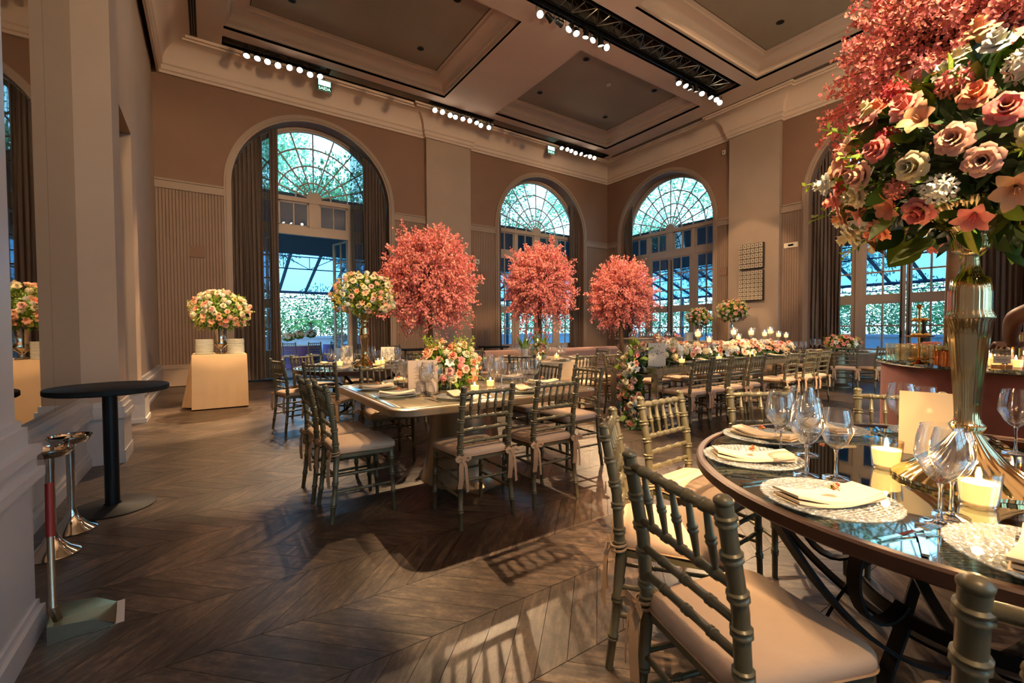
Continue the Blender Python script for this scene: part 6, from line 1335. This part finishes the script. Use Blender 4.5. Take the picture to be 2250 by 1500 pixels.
# canopy: flat dark soffit along the house, sloping glazed roof with steel rafters beyond, lattice truss where they meet
cn = structure(empty('canopy_roof', (0, 0, 0)))
b = MB(); b.add([(-10, 13.66, 4.98), (14.3, 13.66, 4.98), (17.6, 17.5, 4.0), (-10, 17.5, 4.0), (-10, 13.66, 5.08), (14.3, 13.66, 5.08), (17.6, 17.5, 4.10), (-10, 17.5, 4.10)], [(3, 2, 1, 0), (4, 5, 6, 7), (0, 1, 5, 4), (2, 3, 7, 6)]); b.build('soffit', MATS['canopy_dark'], cn, False)
b = MB(); b.add([(14.3, -14, 4.98), (14.3, 13.66, 4.98), (17.6, 17.5, 4.0), (17.6, -14, 4.0), (14.3, -14, 5.08), (14.3, 13.66, 5.08), (17.6, 17.5, 4.10), (17.6, -14, 4.10)], [(0, 1, 2, 3), (7, 6, 5, 4), (4, 5, 1, 0), (6, 7, 3, 2)]); b.build('soffit', MATS['canopy_dark'], cn, False)
b = MB(); b.add([(-10, 17.5, 4.5), (17.6, 17.5, 4.5), (22.0, 21.9, 3.05), (-10, 21.9, 3.05), (-10, 17.5, 4.52), (17.6, 17.5, 4.52), (22.0, 21.9, 3.07), (-10, 21.9, 3.07)], [(3, 2, 1, 0), (4, 5, 6, 7)]); b.build('roof_glass', MATS['canopy_glass'], cn, False)
b = MB(); b.add([(17.6, -14, 4.5), (17.6, 17.5, 4.5), (22.0, 21.9, 3.05), (22.0, -14, 3.05), (17.6, -14, 4.52), (17.6, 17.5, 4.52), (22.0, 21.9, 3.07), (22.0, -14, 3.07)], [(0, 1, 2, 3), (7, 6, 5, 4)]); b.build('roof_glass', MATS['canopy_glass'], cn, False)
raf = MB(); raf.box((-.06, -.09, -.09), (.06, .09, .09))
def bar3(p, q, r_, nm_='rafter'): MB().tube([p, q], r_, 6).build(nm_, MATS['steel_blue'], cn)
x = -8.0
while x < 17.6: bar3((x, 17.4, 4.52), (x + .0, 22.0, 3.0), .065); x += 1.06
y = -13.0
while y < 17.5: bar3((17.5, y, 4.52), (22.1, y, 3.0), .065); y += 1.06
for (p, q) in (((-10, 22.0, 3.0), (22.1, 22.0, 3.0)), ((22.0, -14, 3.0), (22.0, 22.1, 3.0))): bar3(p, q, .07, 'eave_beam')
def lattice(p, q, h_=.46, n_=20):
    p, q = Vector(p), Vector(q); bar3(p, q, .022, 'lattice_chord'); up = Vector((0, 0, h_)); bar3(p + up, q + up, .022, 'lattice_chord')
    b = MB()
    for i in range(n_):
        a, c_ = p.lerp(q, i / n_), p.lerp(q, (i + 1) / n_); b.tube([a, a + up], .014, 5); b.tube([a, c_ + up] if i % 2 else [a + up, c_], .014, 5)
    b.build('lattice_web', MATS['steel_blue'], cn)
lattice((-8, 17.62, 3.50), (17.6, 17.62, 3.50), .44, 30); lattice((17.62, -13, 3.50), (17.62, 17.6, 3.50), .44, 34); lattice((-8, 21.8, 2.72), (22, 21.8, 2.72), .30, 30); lattice((21.8, -13, 2.72), (21.8, 22, 2.72), .30, 34)
for (x, y) in ((-5, 21.9), (2.2, 21.9), (8.2, 21.9), (14.6, 21.9), (21.9, 21.9), (21.9, 15.2), (21.9, 8.9), (21.9, 3.6), (21.9, -2.8), (21.9, -9)): bar3((x, y, 0), (x, y, 3.0), .085, 'post')
# garden trees
random.seed(33)
def leaf_cloud(cs, n_, size, seed):
    rnd = random.Random(seed); b = MB()
    for k in range(n_):
        (c_, r_) = rnd.choice(cs); d = Vector((rnd.gauss(0, 1), rnd.gauss(0, 1), rnd.gauss(0, 1))).normalized(); p = Vector(c_) + Vector((d.x * r_[0], d.y * r_[0], d.z * r_[1])) * (rnd.random() ** .45)
        e = (d + Vector((rnd.gauss(0, .7), rnd.gauss(0, .7), rnd.gauss(0, .7) - .3))).normalized(); s_ = e.orthogonal().normalized() * size * .28; w = size * rnd.uniform(.7, 1.3)
        b.add([tuple(p), tuple(p + e * w * .5 + s_), tuple(p + e * w), tuple(p + e * w * .5 - s_)], [(0, 1, 2, 3)])
    return b
def tree(name, label, loc, h, r_, n_, matn, size, seed, group):
    t = thing(name, label, 'tree', loc, 0, group); rnd = random.Random(seed); cs = []
    for k in range(9):
        a = k * 2.4; q = r_ * rnd.uniform(.3, .75); cs.append(((q * cos(a), q * sin(a), h * rnd.uniform(.45, .92)), (r_ * rnd.uniform(.35, .55), h * rnd.uniform(.10, .18))))
    tag(leaf_cloud(cs, n_, size, seed).build('crown', MATS[matn], t, False), kind='stuff')
    b = MB(); b.tube([(0, 0, -.15), (.1, 0, h * .3), (-.05, .1, h * .6)], [.22, .16, .09], 8)
    for (c_, _) in cs: b.tube([(0, 0, h * .35), (c_[0] * .5, c_[1] * .5, (h * .4 + c_[2]) / 2), c_], [.09, .05, .015], 5)
    b.build('trunk', MATS['bark_grey'], t); return t
TG = 'garden trees outside the windows'
k = 0
for (x, y, h, r_, m_) in ((-5.5, 28, 12, 4.0, 'tree_leaf'), (1.5, 30, 14, 4.6, 'tree_leaf_pale'), (7.5, 28.5, 12.5, 4.2, 'tree_leaf'), (13.5, 30, 14, 4.8, 'tree_leaf_pale'), (20, 30, 13.5, 4.6, 'tree_leaf'), (27, 27, 14, 5, 'tree_leaf_pale'), (30, 20, 13, 4.6, 'tree_leaf_pale'), (30.5, 12, 14, 4.8, 'tree_leaf_pale'), (29, 4.5, 13, 4.6, 'tree_leaf'), (31, -3, 14, 4.8, 'tree_leaf_pale'), (29, -10, 12, 4.4, 'tree_leaf')):
    lab = ['tall garden tree far left beyond the doorway', 'pale tall tree seen through the fan window of the doorway', 'green tree beyond the doorway terrace, right of the palms', 'pale tree seen through the arched window by the corner', 'green tree beyond the room corner', 'pale tree at the garden corner', 'pale tree seen through the fan of the corner doors', 'pale tree behind the corner glazed doors', 'green tree beyond the side terrace post', 'pale tree behind the glazed doors of the bar', 'green tree at the far right beyond the bar'][k]
    tree('garden_tree', lab, (x, y, -.14), h, r_, 9000, m_, .27, 40 + k, TG); k += 1
def hedge(name, label, x0, y0, x1, y1, h, n_, seed):
    rnd = random.Random(seed); cs = []
    for i in range(22): t_ = i / 21; cs.append(((x0 + (x1 - x0) * t_, y0 + (y1 - y0) * t_, h * rnd.uniform(.35, .7)), (1.3, h * .45)))
    t = thing(name, label, 'hedge', (0, 0, 0)); tag(leaf_cloud(cs, n_, .17, seed).build('foliage', MATS['tree_leaf'], t, False), kind='stuff')
    b = MB()
    for (c_, _) in cs: b.tube([(c_[0], c_[1], -.15), (c_[0] + .1, c_[1], c_[2])], [.05, .02], 5)
    b.build('stems', MATS['bark_grey'], t)
hedge('hedge', 'dense green shrubbery behind the terrace parapet beyond the doorway', -9, 26.6, 24, 26.6, 3.8, 36000, 77); hedge('hedge', 'dense green shrubbery behind the side terrace parapet', 26.6, -13, 26.6, 24, 3.6, 36000, 78)
def palm(label, loc, h, seed):
    t = thing('palm', label, 'palm', loc, 0, 'palms by the terrace'); rnd = random.Random(seed); b = MB(); b.tube([(0, 0, -.1), (.05, .02, h * .6), (0, .05, h)], [.09, .07, .06], 8); b.build('trunk', MATS['bark_grey'], t)
    for k in range(11):
        a = k * 2.4 + rnd.uniform(-.3, .3); L_ = rnd.uniform(1.4, 2.0); up = rnd.uniform(.35, .9); f = MB(); P = [Vector((cos(a) * L_ * s_, sin(a) * L_ * s_, h + up * L_ * s_ * .9 - .95 * L_ * s_ * s_)) for s_ in [i / 12 for i in range(13)]]
        f.tube([tuple(p) for p in P], [.014] * 12 + [.004], 4)
        for i in range(1, 13):
            d = (P[i] - P[i - 1]).normalized(); sd_ = d.cross(Vector((0, 0, 1))).normalized()
            for s_ in (-1, 1):
                for q in (0, .5):
                    c_ = P[i - 1].lerp(P[i], q); e = (sd_ * s_ + d * .6 + Vector((0, 0, -.25))).normalized() * (.42 * sin(pi * (.12 + .8 * i / 12))); w = d * .022; f.add([tuple(c_ - w), tuple(c_ + w), tuple(c_ + e)], [(0, 1, 2)])
        f.build('frond', MATS['palm_leaf'], t, False)
palm('palm at the left of the doorway view', (1.6, 24.3, -.14), 2.0, 1); palm('palm in the middle of the doorway view', (4.3, 24.4, -.14), 1.8, 2); palm('palm at the right of the doorway view', (7.0, 24.3, -.14), 2.3, 3); palm('palm behind the parapet at the glazed doors of the bar', (24.4, 8.6, -.14), 2.4, 4)
# terrace party: table with purple cloth, white posies
for (x, y, lab) in ((2.6, 17.2, 'outdoor table with purple cloth seen through the doorway'), (4.4, 18.2, 'second outdoor table with purple cloth farther along the terrace')):
    t = thing('terrace_table', lab, 'table', (x, y, -.02)); b = MB(); b.lathe([(.001, .78), (.75, .78), (.76, .76), (.80, .3), (.82, .02)], 40); b.build('purple_skirt', MATS['purple_cloth'], t); b = MB(); b.lathe([(.001, .786), (.76, .786), (.765, .778)], 40); b.build('top', MATS['linen'], t)
WP = [('p', 'white', 1), ('r', 'white', 1), ('p', 'blush', .9), ('r', 'cream', 1)]
for (x, y, h, lab) in ((2.25, 16.9, .20, 'white rose posy on the outdoor table, leftmost'), (2.62, 17.1, .27, 'white rose posy on the outdoor table, second'), (3.05, 17.3, .30, 'white rose posy in a tall glass on the outdoor table, third')):
    t = thing('flower_arrangement', lab, 'flowers', (x, y, .766)); b = MB(); b.lathe([(.001, 0), (.05, 0), (.03, .02), (.03, h * .8), (.05, h), (.045, h), (.001, h * .7)], 18); b.build('vase', MATS['clear_glass'], t); bouquet(t, (0, 0, h + .10), .16, .12, 30, WP, .055, 14, 2, -.4)
t = thing('flower_arrangement', 'red tulip arrangement on the second outdoor table', 'flowers', (4.2, 17.9, .766)); low_bowl(t); bouquet(t, (0, 0, .24), .24, .18, 40, [('o', 'hot', 1.3), ('r', 'hot', 1), ('o', 'pink', 1.2), ('r', 'yellow', 1)], .06, 24, 6, -.4)
for (x, y, f, lab) in ((2.9, 16.1, 90, 'outdoor chiavari chair just beyond the threshold'), (3.55, 16.6, 120, 'outdoor chiavari chair right of the purple table'), (2.2, 16.1, 75, 'outdoor chiavari chair at the left of the purple table')):
    o_ = chair(x, y, f, lab, 'chairs on the terrace'); o_.location.z = -.02
